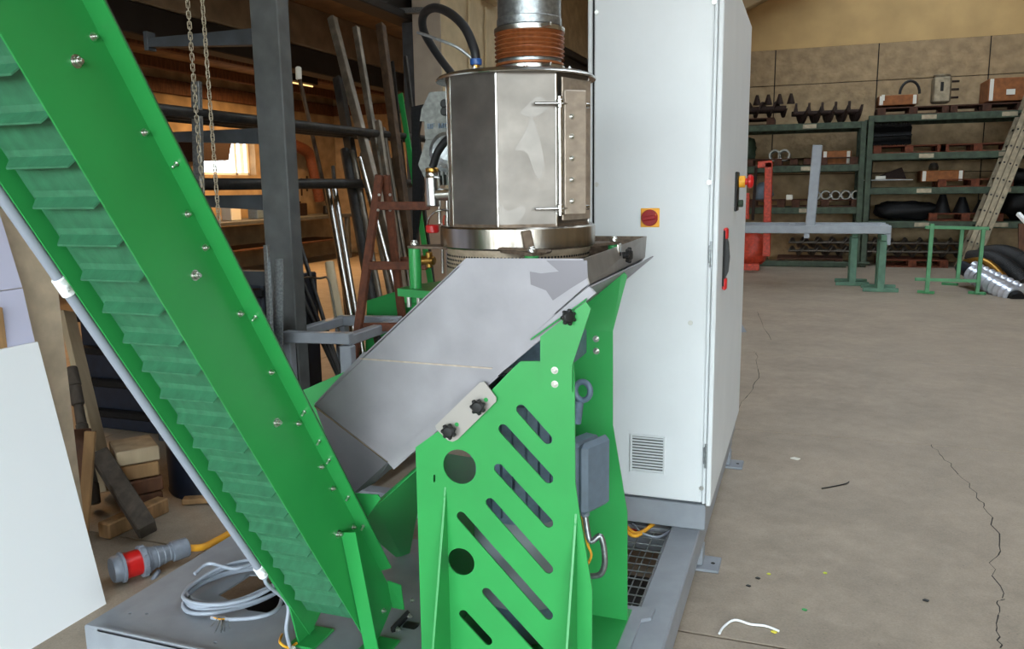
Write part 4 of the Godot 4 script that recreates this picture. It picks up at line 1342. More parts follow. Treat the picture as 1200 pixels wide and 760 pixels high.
	slab(st, [Vector3(hx + 0.006, 1.20, -3.445), Vector3(hx + 0.022, 1.24, -3.445), Vector3(hx + 0.026, 1.30, -3.445), Vector3(hx + 0.020, 1.36, -3.445), Vector3(hx + 0.006, 1.40, -3.445)], Vector3(0, 0, 0.034))
	var hd := part("handle", st, M.black, door)
	for y in [[1.165, 1.215], [1.372, 1.42]]:
		st = S()
		bb(st, Vector3(hx, y[0], -3.452), Vector3(hx + 0.018, y[1], -3.408), 0.006)
		part("handle_end", st, M.red, hd)
	# emergency stop on its black plate
	var ex := Vector3(hx, 1.565, -3.95)
	st = S()
	bb(st, ex + Vector3(0, -0.095, -0.06), ex + Vector3(0.012, 0.085, 0.06), 0.004)
	var es := part("stop_plate", st, M.black, door)
	st = S()
	cyl(st, ex + Vector3(0.014, 0.04, 0), ex + Vector3(0.042, 0.04, 0), 0.027, 20, 0.002)
	part("stop_collar", st, M.yellow, es)
	st = S()
	cyl(st, ex + Vector3(0.042, 0.04, 0), ex + Vector3(0.052, 0.04, 0), 0.016, 16)
	lathe(st, Transform3D(along(ex + Vector3(0.052, 0.04, 0), ex + Vector3(1, 0.04, 0)).basis, ex + Vector3(0.052, 0.04, 0)), [Vector2(0, 0), Vector2(0.024, 0), Vector2(0.031, 0.006), Vector2(0.031, 0.017), Vector2(0.022, 0.026), Vector2(0, 0.028)], 24)
	part("stop_button", st, M.red, es)
	st = S()
	cyl(st, ex + Vector3(0.014, -0.06, 0), ex + Vector3(0.036, -0.06, 0), 0.017, 16, 0.003)
	part("key_switch", st, M.green_old, es)

func build_small_machine_parts() -> void:
	# cables entering under the cabinet
	var k := 0
	for q in [[Vector3(-0.675, 0.2, -3.178), Vector3(-0.6, 0.2, -3.112), Vector3(-0.551, 0.2, -3.172)], [Vector3(-0.664, 0.2, -3.127), Vector3(-0.599, 0.2, -3.087), Vector3(-0.558, 0.2, -3.152)]]:
		var st := S()
		var p := curve([q[0] + Vector3(-0.1, 0.01, 0), q[0], q[1] + Vector3(0, -0.01, 0), q[2] + Vector3(0, -0.01, -0.05), q[2] + Vector3(0.02, 0, -0.2)], 6)
		tube(st, p, 0.008, 10)
		tag(part("power_cable", st, M.yellow), ["yellow power cable under the cabinet edge, the farther of two", "yellow power cable under the cabinet edge, the nearer of two"][k], "cable")
		k += 1
	var st := S()
	tube(st, curve([Vector3(-0.63, 0.19, -3.207), Vector3(-0.578, 0.19, -3.125), Vector3(-0.515, 0.18, -3.126), Vector3(-0.48, 0.18, -3.189), Vector3(-0.466, 0.18, -3.257), Vector3(-0.464, 0.18, -3.294)], 6), 0.005, 8)
	tag(part("control_cable", st, M.cable), "thin grey control cable looped on the wire grating by the cabinet", "cable")
	st = S()
	tube(st, curve([Vector3(-0.647, 0.185, -3.168), Vector3(-0.596, 0.185, -3.149), Vector3(-0.568, 0.185, -3.167), Vector3(-0.555, 0.185, -3.234)], 6), 0.004, 8)
	tag(part("red_lead", st, M.red), "short red lead among the yellow cables under the cabinet", "cable")

# a timber: bar with eased edges as one top-level thing
func timber(nm: String, label: String, a: Vector3, b: Vector3, w: float, h: float, mat: Material, up := Vector3.UP, group := "", cat := "timber") -> MeshInstance3D:
	var st := S()
	bar(st, a, b, w, h, minf(w, h) * 0.08, up)
	var o := part(nm, st, mat)
	tag(o, label, cat, group)
	return o

func build_left_foreground() -> void:
	# boards leaning in a pack on the left
	var st := S()
	slab(st, [Vector3(-2.53, 0.0, -2.243), Vector3(-2.735, 1.041, -2.243), Vector3(-2.735, 1.041, -0.9), Vector3(-2.53, 0.0, -0.9)], Vector3(-0.012, 0, 0))
	tag(part("white_board", st, M.white), "smooth white sheet leaning in front of the other boards at left", "board")
	st = S()
	slab(st, [Vector3(-2.60, 0.0, -2.25), Vector3(-2.79, 1.243, -2.25), Vector3(-2.79, 1.243, -0.9), Vector3(-2.60, 0.0, -0.9)], Vector3(-0.02, 0, 0))
	slab(st, [Vector3(-2.791, 1.247, -2.25), Vector3(-2.87, 1.80, -2.20), Vector3(-2.87, 1.80, -0.9), Vector3(-2.791, 1.247, -0.9)], Vector3(-0.02, 0, 0))
	st = S()
	slab(st, [Vector3(-2.60, 0.0, -2.25), Vector3(-2.79, 1.243, -2.25), Vector3(-2.79, 1.243, -0.9), Vector3(-2.60, 0.0, -0.9)], Vector3(-0.02, 0, 0))
	tag(part("lavender_board", st, M.lavender), "pale lavender board just behind the white sheet, the lower of two", "board")
	st = S()
	slab(st, [Vector3(-2.791, 1.247, -2.25), Vector3(-2.87, 1.80, -2.20), Vector3(-2.87, 1.80, -0.9), Vector3(-2.791, 1.247, -0.9)], Vector3(-0.02, 0, 0))
	tag(part("lavender_board", st, M.lavender), "pale lavender board reaching the left edge above a thin seam", "board")
	st = S()
	slab(st, [Vector3(-2.86, 0.0, -2.47), Vector3(-2.94, 1.9, -2.53), Vector3(-2.94, 1.9, -0.9), Vector3(-2.86, 0.0, -0.9)], Vector3(-0.022, 0, 0))
	tag(part("chipboard_sheet", st, M.ply), "beige chipboard sheet standing behind the lavender boards", "board")
	st = S()
	bb(st, Vector3(-2.775, 0.98, -2.135), Vector3(-2.755, 1.19, -1.6), 0.004)
	tag(part("cardboard_piece", st, M.wood), "brown cardboard piece tucked between the white sheet and lavender board", "cardboard")
	# timber offcuts
	timber("plank", "long pale plank with a bark edge leaning behind the beige chipboard", Vector3(-3.843, 0.948, -3.35), Vector3(-3.452, 0.02, -3.154), 0.035, 0.10, M.wood_pale, Vector3(0.3, 0, 1), "", "plank")
	st = S()
	var la := Vector3(-3.677, 0.675, -3.2)
	var lb := Vector3(-3.354, 0.03, -2.973)
	for i in 7:
		var p := la.lerp(lb, i / 7.0)
		var q := la.lerp(lb, (i + 1) / 7.0)
		cyl(st, p, q, 0.028 + 0.004 * sin(i * 2.3), 10, 0.004, 0.03 + 0.004 * sin(i * 1.7 + 1.0))
	tag(part("log", st, M.wood_grey), "slim log with flaking bark leaning beside the pale plank", "log")
	timber("board_offcut", "brown board offcut standing between the chipboard and the light batten", Vector3(-3.4, 0.426, -2.95), Vector3(-3.256, 0.033, -2.75), 0.13, 0.022, M.wood_brown, Vector3(0.6, 0.1, 0.8), "", "board")
	timber("batten", "light wooden batten leaning just right of the white sheet", Vector3(-3.053, 0.517, -2.72), Vector3(-3.054, 0.048, -2.62), 0.045, 0.03, M.wood, Vector3(0.5, 0.0, 0.85), "", "batten")
	timber("grey_post", "weathered grey square post leaning diagonally across the timber pile", Vector3(-3.266, 0.306, -2.95), Vector3(-2.811, 0.051, -2.76), 0.085, 0.085, M.wood_grey, Vector3(0.6, 0.5, 0.5), "", "post")
	timber("timber_block", "short sawn timber lying on the floor under the grey post", Vector3(-3.024, 0.04, -2.707), Vector3(-2.997, 0.04, -3.062), 0.075, 0.075, M.wood, Vector3.UP, "", "timber")
	var tones := [M.wood_brown, M.wood_brown, M.wood, M.wood_pale]
	var names := ["bottom reddish block of the small wood stack", "reddish block second from the floor in the small wood stack", "tan block second from the top of the small wood stack", "topmost pale block of the small wood stack"]
	for i in 4:
		st = S()
		var y := 0.045 + i * 0.082
		box(st, Transform3D(Basis(Vector3.UP, 0.95 + 0.06 * sin(i * 2.0)), Vector3(-3.20 + 0.012 * sin(i * 3.0), y, -3.10)), Vector3(0.20, 0.075, 0.24), 0.006)
		tag(part("wood_block", st, tones[i]), names[i], "wood block")
	st = S()
	box(st, Transform3D(Basis(Vector3.UP, 0.5), Vector3(-2.906, 0.02, -3.202)), Vector3(0.15, 0.03, 0.06), 0.005)
	tag(part("wood_chip", st, M.wood), "small flat wood offcut on the floor before the dark drum", "wood offcut")
	st = S()
	var tp := []
	for i in 20:
		var a := TAU * i / 20
		tp.append(Vector3(-3.37, 0.27, -2.86) + Vector3(cos(a) * 0.12, sin(a) * 0.16, cos(a) * 0.1))
	tube(st, tp, 0.028, 10, false, true)
	tag(part("rubber_ring", st, M.rubber), "worn dark rubber ring wedged behind the grey post", "ring")
	# dark drum and ribbed steel bin behind the timber
	var dr := thing("steel_drum", "dark navy steel drum standing behind the conveyor's lower part", "drum", Vector3(-2.98, 0, -3.5))
	st = S()
	lathe(st, Transform3D(Basis(), Vector3(-2.98, 0, -3.5)), [Vector2(0, 0), Vector2(0.285, 0), Vector2(0.29, 0.01), Vector2(0.285, 0.02), Vector2(0.285, 0.28), Vector2(0.293, 0.295), Vector2(0.285, 0.31), Vector2(0.285, 0.58), Vector2(0.293, 0.595), Vector2(0.285, 0.61), Vector2(0.285, 0.86), Vector2(0.292, 0.87), Vector2(0.28, 0.88), Vector2(0.275, 0.865), Vector2(0, 0.865)], 36)
	part("drum_shell", st, M.navy, dr)
	st = S()
	cyl(st, Vector3(-2.87, 0.865, -3.4), Vector3(-2.87, 0.878, -3.4), 0.03, 14, 0.003)
	part("bung", st, M.black, dr)
	var bn := thing("steel_bin", "dark ribbed steel bin behind the timber and the drum", "bin", Vector3(-3.7, 0, -4.05))
	st = S()
	bb(st, Vector3(-4.6, 0.0, -4.7), Vector3(-3.1, 1.05, -4.1), 0.01)
	part("bin_body", st, M.navy, bn)
	for y in [0.12, 0.33, 0.55, 0.77, 0.98]:
		st = S()
		bb(st, Vector3(-4.62, y - 0.03, -4.10), Vector3(-3.08, y + 0.03, -4.06), 0.012)
		part("rib", st, M.iron, bn)
	# CEE power plug with its yellow lead
	var pa := Vector3(-2.626, 0.065, -2.371)
	var pb := Vector3(-2.482, 0.065, -2.654)
	var d := (pb - pa).normalized()
	var L := (pb - pa).length()
	var pl := thing("power_plug", "large red and grey industrial power plug lying on the floor by the frame", "plug", Vector3(pa.x, 0, pa.z))
	var F := along(pa, pb)
	st = S()
	lathe(st, F, [Vector2(0.0, 0.01), Vector2(0.050, 0.0), Vector2(0.056, 0.01), Vector2(0.056, L * 0.10), Vector2(0.064, L * 0.11), Vector2(0.064, L * 0.14), Vector2(0.05, L * 0.15)], 28)
	part("plug_cap", st, M.plug, pl)
	st = S()
	lathe(st, F, [Vector2(0.050, L * 0.12), Vector2(0.053, L * 0.125), Vector2(0.053, L * 0.36), Vector2(0.048, L * 0.37)], 28)
	for a in 2:
		bar(st, F * Vector3(0.05 * cos(a + 2.2), L * 0.15, 0.05 * sin(a + 2.2)), F * Vector3(0.05 * cos(a + 2.2), L * 0.35, 0.05 * sin(a + 2.2)), 0.01, 0.01, 0.002)
	part("plug_body", st, M.red, pl)
	st = S()
	lathe(st, F, [Vector2(0.05, L * 0.35), Vector2(0.066, L * 0.355), Vector2(0.066, L * 0.42), Vector2(0.058, L * 0.43), Vector2(0.058, L * 0.46), Vector2(0.05, L * 0.47)], 28)
	for i in 8:
		var a := TAU * i / 8
		box(st, F * Transform3D(Basis(Vector3.UP, -a), Vector3(cos(a) * 0.066, L * 0.387, sin(a) * 0.066)), Vector3(0.008, L * 0.06, 0.016), 0.002)
	part("locking_ring", st, M.plug, pl)
	st = S()
	lathe(st, F, [Vector2(0.05, L * 0.46), Vector2(0.052, L * 0.48), Vector2(0.046, L * 0.55), Vector2(0.048, L * 0.56), Vector2(0.040, L * 0.64), Vector2(0.042, L * 0.65), Vector2(0.035, L * 0.72), Vector2(0.037, L * 0.73), Vector2(0.033, L * 0.80)], 24)
	part("plug_sleeve", st, M.plug, pl)
	st = S()
	lathe(st, F, [Vector2(0.033, L * 0.76), Vector2(0.043, L * 0.77), Vector2(0.045, L * 0.82), Vector2(0.043, L * 0.98), Vector2(0.030, L), Vector2(0.0, L)], 10)
	part("gland_nut", st, M.plug, pl)
	st = S()
	cyl(st, F * Vector3(0.02, L * 0.45, -0.085), F * Vector3(0.03, L * 0.49, -0.095), 0.052, 22, 0.006)
	part("hinged_lid", st, M.plug, pl)
	st = S()
	tube(st, curve([pb - d * 0.02, Vector3(-2.445, 0.05, -2.691), Vector3(-2.461, 0.03, -2.796), Vector3(-2.475, 0.02, -2.931), Vector3(-2.515, 0.02, -3.108), Vector3(-2.32, 0.02, -3.3)], 6), 0.0155, 12)
	tag(part("yellow_lead", st, M.yellow), "thick yellow lead running from the red plug under the conveyor", "cable")
	# coil of grey cable on the deck plate
	var cl := thing("cable_coil", "coil of grey multi-core cable lying over the hole in the frame deck", "cable coil", Vector3(-1.84, 0.213, -2.16))
	for k in 5:
		st = S()
		var c := Vector3(-1.82 + 0.012 * sin(k * 2.1), 0.222 + 0.008 * k, -2.17 + 0.012 * cos(k * 1.4))
		var pts := []
		for i in 36:
			var a := TAU * i / 36
			var e := Vector3(cos(a) * (0.135 + 0.007 * sin(k * 1.7 + a * 2.0)), 0.004 * sin(a * 3.0 + k), sin(a) * (0.185 + 0.008 * cos(k * 2.9 + a)))
			pts.append(c + e.rotated(Vector3.UP, -0.45 + 0.06 * sin(k * 4.0)))
		tube(st, pts, 0.0072, 8, false, true)
		part("loop", st, M.cable, cl)
	st = S()
	tube(st, curve([Vector3(-2.002, 0.25, -2.159), Vector3(-1.99, 0.262, -2.221), Vector3(-1.876, 0.26, -2.22), Vector3(-1.846, 0.25, -2.315), Vector3(-1.861, 0.235, -2.38)], 6), 0.0068, 8)
	part("free_end", st, M.cable, cl)
	st = S()
	tube(st, curve([Vector3(-1.642, 0.24, -2.179), Vector3(-1.574, 0.246, -2.051), Vector3(-1.603, 0.25, -1.978), Vector3(-1.7, 0.24, -1.953), Vector3(-1.758, 0.235, -1.954)], 6), 0.0068, 8)
	part("free_end", st, M.cable, cl)
	st = S()
	cyl(st, Vector3(-1.909, 0.25, -2.034) + Vector3(-0.012, -0.02, 0), Vector3(-1.909, 0.25, -2.034) + Vector3(0.02, 0.012, 0.03), 0.004, 8)
	part("cable_tie", st, M.black, cl)
	st = S()
	for i in 16:
		var p := Vector3(-1.721, 0.235, -1.967)
		var q := p + Vector3(rng.randf_range(0.0, 0.05), rng.randf_range(-0.018, 0.012), rng.randf_range(0.015, 0.07))
		tube(st, curve([p + Vector3(-0.02, 0, 0.0), p.lerp(q, 0.5) + Vector3(0, 0.01, 0), q], 4), 0.0016, 5)
	part("stripped_wires", st, M.galv, cl)
	st = S()
	tube(st, curve([Vector3(-1.763, 0.236, -1.956), Vector3(-1.712, 0.245, -1.94), Vector3(-1.696, 0.24, -1.96)], 4), 0.002, 6)
	part("earth_core", st, M.yellow, cl)

# pole or tube leaning against the rack; runs on to the floor
func leaner(nm: String, label: String, t: Vector3, b: Vector3, r: float, mat: Material, kind := 0) -> void:
	var f := t + (b - t) * (t.y / (t.y - b.y))
	var st := S()
	if kind == 0:
		cyl(st, f, t, r, 14)
	elif kind == 1:
		bar(st, f, t, r * 2.0, r * 2.0, r * 0.15, Vector3.BACK)
	else:
		bar(st, f, t, r * 2.0, r * 0.5, 0.0, Vector3.BACK)
	tag(part(nm, st, mat), label, "bar")

func build_rack_area() -> void:
	# cantilever rack: posts with arms towards the outer wall
	var r := thing("cantilever_rack", "grey steel cantilever rack with tall box posts and arms", "storage rack", Vector3(-2.9, 0, -2.7))
	for z in [-4.055, -1.4]:
		var st := S()
		bb(st, Vector3(-2.985, 0.0, z - 0.055), Vector3(-2.80, 3.3, z + 0.055), 0.006)
		var post := part("post", st, M.frame_dark if z > -5 else M.rack, r)
		for y in [0.55, 1.12, 1.57, 1.95, 2.50]:
			st = S()
			slab(st, [Vector3(-2.98, y - 0.09, z - 0.03), Vector3(-2.98, y, z - 0.03), Vector3(-3.75, y, z - 0.03), Vector3(-3.75, y - 0.05, z - 0.03)], Vector3(0, 0, 0.06))
			bb(st, Vector3(-3.77, y - 0.07, z - 0.035), Vector3(-3.74, y + 0.04, z + 0.035), 0.003)
			part("arm", st, M.rack, post)
		st = S()
		bb(st, Vector3(-3.9, 0.0, z - 0.07), Vector3(-2.98, 0.12, z + 0.07), 0.006)
		part("base_beam", st, M.rack, r)
	# long stock lying on the arms
	var k := 0
	for q in [[1.98, 0.030, 0], [1.985, 0.036, 1], [1.99, 0.028, 2], [1.60, 0.034, 0], [1.605, 0.030, 1]]:
		var st := S()
		var x: float = -3.12 - float(q[2]) * 0.17
		var z0 := -0.9 - 0.2 * float(k % 3)
		pipe(st, Vector3(x, q[0] + q[1], z0), Vector3(x, q[0] + q[1], -6.9 + 0.25 * float(k % 4)), q[1], q[1] * 0.8, 16)
		tag(part("stock_pipe", st, M.bar_dark), ["upper dark stock pipe on the rack, nearest the tall post", "upper dark stock pipe on the rack, middle of three", "upper dark stock pipe on the rack, farthest from the post", "lower dark stock pipe at window-sill height, nearest the tall post", "lower dark stock pipe at window-sill height, farther from the post"][k], "pipe", "stock pipes on the cantilever rack")
		k += 1
	# bottom of the bay beam, its shade put into a dark colour
	var sb := S()
	bb(sb, Vector3(-6.25, 3.06, -17.9), Vector3(-6.0, 3.35, 5.2), 0.01)
	struct("trim_8", sb, M.beam_dark)
	# hoist chains
	var st := S()
	var lk := []
	for i in 16:
		var a := TAU * i / 16
		lk.append(Vector3(cos(a) * 0.0085, sin(a) * 0.0085 + (0.0105 if sin(a) > 0 else -0.0105), 0))
	tube(st, lk, 0.0028, 6, false, true)
	var link := mesh_of(st)
	for q in [["left", Vector3(-2.852, 1.605, -3.35), 0.7, "galvanised hoist chain hanging at left, seen nearly edge-on"], ["right", Vector3(-2.724, 1.412, -3.3), 0.15, "galvanised hoist chain hanging at right, the longer with open links"]]:
		var b: Vector3 = q[1]
		var ch := thing("hoist_chain", q[3], "chain", b)
		for i in 50:
			inst("link", link, M.chain, ch, Transform3D(Basis(Vector3.UP, float(q[2]) + PI / 2 * (i % 2)), b + Vector3(0, 0.0245 * i, 0)))
	# pale aluminium channel standing by the chains
	st = S()
	var ca := Vector3(-3.134, 2.179, -3.7)
	var cb := Vector3(-3.09, 1.523, -3.6)
	cb = ca + (cb - ca) * (ca.y / (ca.y - cb.y))
	bar(st, cb, ca, 0.055, 0.03, 0.003, Vector3.BACK)
	tag(part("channel", st, M.galv), "pale aluminium channel standing upright behind the hoist chains", "profile")
	# leaning stock between rack and pillar
	leaner("wooden_pole", "thin pole with a white painted tip leaning left of the pipes", Vector3(-3.755, 2.447, -5.6), Vector3(-3.015, 0.701, -5), 0.016, M.bar_rust)
	st = S()
	var tip := Vector3(-3.76, 2.486, -5.6)
	cyl(st, tip + Vector3(0.004, -0.05, 0.01), tip + Vector3(-0.006, 0.05, -0.01), 0.024, 10, 0.008)
	tag(part("pole_tip", st, M.paper), "white rag bound round the top of the thin pole", "rag")
	leaner("galvanised_tube", "tallest mottled galvanised tube leaning from the rack", Vector3(-3.623, 2.94, -5.9), Vector3(-2.936, 1.509, -5.3), 0.030, M.bar_steel, 1)
	leaner("dark_tube", "dark square tube leaning just behind the tallest galvanised tube", Vector3(-3.626, 2.48, -5.95), Vector3(-3.216, 1.507, -5.5), 0.034, M.bar_dark, 1)
	leaner("steel_tube", "steel tube with bright edge right of the tallest galvanised tube", Vector3(-3.584, 2.916, -6.2), Vector3(-3.129, 1.633, -5.7), 0.024, M.bar_steel, 1)
	leaner("rusty_tube", "brown rusty square tube leaning in front of the dark bay beam", Vector3(-3.352, 2.918, -6.2), Vector3(-2.958, 1.631, -5.7), 0.032, M.bar_rust, 1)
	leaner("flat_bar", "dark flat bar leaning beside the brown rusty tube", Vector3(-3.324, 2.634, -6.3), Vector3(-2.892, 1.071, -5.7), 0.03, M.bar_dark, 2)
	leaner("green_bar", "narrow bright green bar leaning among the dark profiles", Vector3(-3.221, 2.368, -6.25), Vector3(-2.935, 1.583, -5.9), 0.022, M.green, 2)
	leaner("angle_bar", "thin grey angle bar right of the green bar", Vector3(-3.237, 2.69, -6.4), Vector3(-2.931, 1.582, -6), 0.014, M.bar_dark, 1)
	leaner("round_tube", "thick dark round tube ending at mid height among the leaning tubes", Vector3(-3.322, 1.886, -5.5), Vector3(-2.957, 1.06, -5.1), 0.036, M.bar_dark)
	leaner("bright_tube", "bright polished tube leaning lower beside the thin pole", Vector3(-3.31, 1.655, -5.2), Vector3(-2.841, 0.638, -4.7), 0.022, M.steel_bright)
	leaner("bright_tube", "bright polished tube crossing behind the brown wooden trestle", Vector3(-3.083, 1.817, -5.3), Vector3(-2.613, 0.881, -4.9), 0.02, M.steel_bright)
	leaner("profile", "silver profile between the trestle legs and the green bar", Vector3(-3.137, 2.107, -5.7), Vector3(-2.714, 0.931, -5.2), 0.020, M.bar_steel, 1)
	leaner("profile", "second silver profile beneath the brown rusty tube", Vector3(-3.149, 2.062, -5.8), Vector3(-2.713, 0.857, -5.3), 0.016, M.bar_steel, 1)
	leaner("steel_tube", "mottled steel tube right of the wooden trestle's apex", Vector3(-3.234, 1.861, -5.6), Vector3(-2.85, 0.99, -5.2), 0.02, M.bar_steel)
	leaner("round_tube", "dark grey round tube just right of the thickest leaning tube", Vector3(-3.293, 1.874, -5.55), Vector3(-2.923, 1.055, -5.15), 0.026, M.bar_steel)
	leaner("round_tube", "bright round tube low between the thin pole and the thick dark tube", Vector3(-3.284, 1.655, -5.25), Vector3(-2.86, 0.632, -4.8), 0.024, M.steel_bright)
	leaner("profile", "dark profile with pale edge under the green bar", Vector3(-3.115, 1.834, -5.9), Vector3(-2.755, 0.896, -5.5), 0.022, M.bar_dark, 1)
	leaner("profile", "grey profile half hidden behind the brown rusty tube", Vector3(-3.404, 2.158, -6.1), Vector3(-3.042, 1.068, -5.7), 0.022, M.bar_steel, 1)
	leaner("thin_rod", "thin dark rod standing near the bright wall patch", Vector3(-4.121, 1.801, -6.6), Vector3(-3.972, 1.303, -6.4), 0.018, M.bar_dark)
	leaner("pvc_pipe", "cream plastic pipe leaning low beside the bright tube", Vector3(-3.031, 1.103, -4.75), Vector3(-2.839, 0.676, -4.55), 0.032, M.pillar)
	leaner("dark_rod", "slim dark rod slanting down just right of the rack post", Vector3(-3.312, 1.541, -4.7), Vector3(-3.002, 0.976, -4.5), 0.014, M.bar_dark)
	leaner("dark_rod", "second slim dark rod slanting below the rack post", Vector3(-3.327, 1.326, -4.65), Vector3(-2.884, 0.7, -4.4), 0.014, M.bar_dark)
	leaner("dark_rod", "lowest slim dark rod slanting behind the grey frame", Vector3(-3.255, 1.073, -4.6), Vector3(-2.81, 0.469, -4.4), 0.016, M.bar_dark)
	st = S()
	var hp := Vector3(-3.092, 0.996, -4.5)
	tube(st, curve([Vector3(-3.071, 0.634, -4.5), hp, Vector3(-2.947, 1.028, -4.5), Vector3(-2.89, 1.029, -4.5), Vector3(-2.864, 0.925, -4.5), Vector3(-2.823, 0.646, -4.5)], 5), 0.007, 8)
	tag(part("bent_rod", st, M.bar_steel), "bent steel hoop rod standing over the grey frame", "rod")
	st = S()
	slab(st, [Vector3(-2.738, 1.225, -3.75), Vector3(-2.683, 1.226, -3.75), Vector3(-2.726, 0.713, -3.75), Vector3(-2.8, 0.709, -3.75)], Vector3(0, 0, -0.006))
	tag(part("steel_offcut", st, M.galv), "narrow pale steel offcut standing against the tall rack post", "steel offcut")
	st = S()
	var ab := Vector3(-2.774, 1.008, -3.7)
	var at := Vector3(-2.751, 1.303, -3.7)
	bar(st, at, Vector3(ab.x, 0.0, ab.z), 0.025, 0.025, 0.002, Vector3.BACK)
	tag(part("angle_offcut", st, M.galv), "short pale angle offcut beside the conveyor's upper flange", "steel offcut")
	# grey steel frame table in front of the leaning stock
	var tb := thing("low_table", "low grey welded steel table frame behind the conveyor and chute", "table frame", Vector3(-3.05, 0, -4.3))
	var ta := Vector3(-2.853, 0.749, -3.95)
	var tc := Vector3(-2.4, 0.761, -3.95)
	for z in [0.0, -0.6]:
		st = S()
		bar(st, Vector3(ta.x, ta.y, ta.z + z), Vector3(tc.x, tc.y, tc.z + z), 0.06, 0.065, 0.006)
		part("rail", st, M.frame, tb)
		for x in [ta.x + 0.02, tc.x - 0.03]:
			st = S()
			bar(st, Vector3(x, 0.0, ta.z + z), Vector3(x, ta.y - 0.03, ta.z + z), 0.075, 0.06, 0.006, Vector3.BACK)
			part("leg", st, M.frame, tb)
	for x in [ta.x + 0.02, tc.x - 0.03]:
		st = S()
		bar(st, Vector3(x, ta.y, ta.z), Vector3(x, ta.y, ta.z - 0.6), 0.06, 0.06, 0.006)
		part("cross_rail", st, M.frame, tb)
	# brown wooden trestle
	var wt := thing("wooden_trestle", "brown stained wooden A-shaped trestle with three cross bars", "trestle", Vector3(-2.5, 0, -4.5))
	var apex := Vector3(-2.481, 1.658, -4.5)
	var lf := Vector3(-2.58, 0.527, -4.25)
	lf = apex + (lf - apex) * (apex.y / (apex.y - lf.y))
	var rt := Vector3(-2.495, 0.75, -4.75)
	var ap2 := Vector3(-2.456, 1.657, -4.53)
	rt = ap2 + (rt - ap2) * (ap2.y / (ap2.y - rt.y))
	for q in [[lf, apex], [rt, ap2]]:
		st = S()
		bar(st, q[0], q[1] + Vector3(0, 0.02, 0), 0.05, 0.035, 0.004, Vector3.BACK)
		part("leg", st, M.trestle, wt)
	for q in [[Vector3(-2.478, 1.492, -4.46), Vector3(-2.131, 1.49, -4.46)], [Vector3(-2.516, 1.131, -4.38), Vector3(-2.122, 1.139, -4.38)], [Vector3(-2.549, 0.756, -4.32), Vector3(-2.278, 0.769, -4.32)]]:
		st = S()
		bar(st, q[0], q[1], 0.03, 0.05, 0.004)
		part("cross_bar", st, M.trestle, wt)
	st = S()
	bar(st, Vector3(-2.486, 1.124, -4.75), Vector3(-2.301, 1.127, -4.75), 0.03, 0.06, 0.004)
	part("cross_bar", st, M.trestle, wt)
	for q in [Vector3(-2.452, 1.559, -4.45), Vector3(-2.403, 1.558, -4.5), Vector3(-2.457, 1.467, -4.44), Vector3(-2.407, 1.465, -4.5)]:
		inst("bolt", bolt_mesh, M.zinc, wt, facing(q + Vector3(0, 0, 0.02), Vector3(0, 0, 1), 1.0))
	st = S()
	slab(st, [Vector3(-2.812, 0.839, -4.85), Vector3(-2.417, 0.962, -4.85), Vector3(-2.372, 0.458, -4.85), Vector3(-2.846, 0.43, -4.85)], Vector3(0, 0, -0.01))
	tag(part("green_sheet", st, M.green), "green steel sheet standing behind the wooden trestle", "sheet")
	# tall steel post and bracket by the pillar
	st = S()
	bb(st, Vector3(-4.36, 0, -8.75), Vector3(-4.2, 3.42, -8.55), 0.01)
	tag(part("pipe_post", st, M.rack), "tall grey steel post standing just left of the cream pillar", "post")
	st = S()
	slab(st, [Vector3(-2.598, 2.149, -5.2), Vector3(-2.506, 2.162, -5.2), Vector3(-2.552, 1.975, -5.2), Vector3(-2.527, 1.584, -5.2), Vector3(-2.625, 1.117, -5.2)], Vector3(0, 0, -0.03))
	tag(part("dark_sheet", st, M.iron), "dark jagged steel sheet standing left of the gear motor", "sheet")
	st = S()
	bar(st, Vector3(-4.292, 3.51, -8.4), Vector3(-3.972, 3.493, -8.4), 0.06, 0.06, 0.004)
	tag(part("wall_bracket", st, M.galv), "small pale bracket sticking out near the top of the cream pillar", "bracket")
	st = S()
	bb(st, Vector3(-3.85, 3.934, -9.654) + Vector3(-0.01, 0, 0), Vector3(-3.85, 3.855, -10.172) + Vector3(0.12, 0, 0), 0.01)
	cyl(st, Vector3(-3.83, 3.781, -9.792), Vector3(-3.83, 2.636, -9.76), 0.018, 12)
	cyl(st, Vector3(-3.83, 3.945, -9.26), Vector3(-3.83, 2.589, -9.231), 0.018, 12)
	tag(part("wall_box", st, M.pillar), "cream junction box with conduit on the pillar face", "junction box")
	# far corner: workbench, fluorescent lamp, bent duct, wall clutter
	var wbz := -13.0
	var wk := thing("workbench", "cluttered workbench along the far left wall below the window", "workbench", Vector3(-10.3, 0, -13.5))
	st = S()
	bb(st, Vector3(-11.0, 0.95, -16.8), Vector3(-10.0, 1.02, -9.0), 0.01)
	part("bench_top", st, M.frame_dark, wk)
	for z in [-16.6, -14.2, -11.8, -9.3]:
		st = S()
		bb(st, Vector3(-10.1, 0, z - 0.05), Vector3(-10.0, 0.95, z + 0.05), 0.005)
		part("leg", st, M.frame_dark, wk)
	st = S()
	bb(st, Vector3(-11.0, 0.45, -16.6), Vector3(-10.05, 0.48, -9.3))
	part("shelf", st, M.wood_brown, wk)
	var cans := ["black can", "rusty box", "red tin", "blue-grey box", "pale paper box", "brown wooden box", "black box", "rusty can"]
	var ranks := ["nearest the far corner", "second from the far corner", "third from the far corner", "fourth from the far corner", "fifth from the far corner", "sixth from the far corner", "second from the bench's near end", "at the bench's near end"]
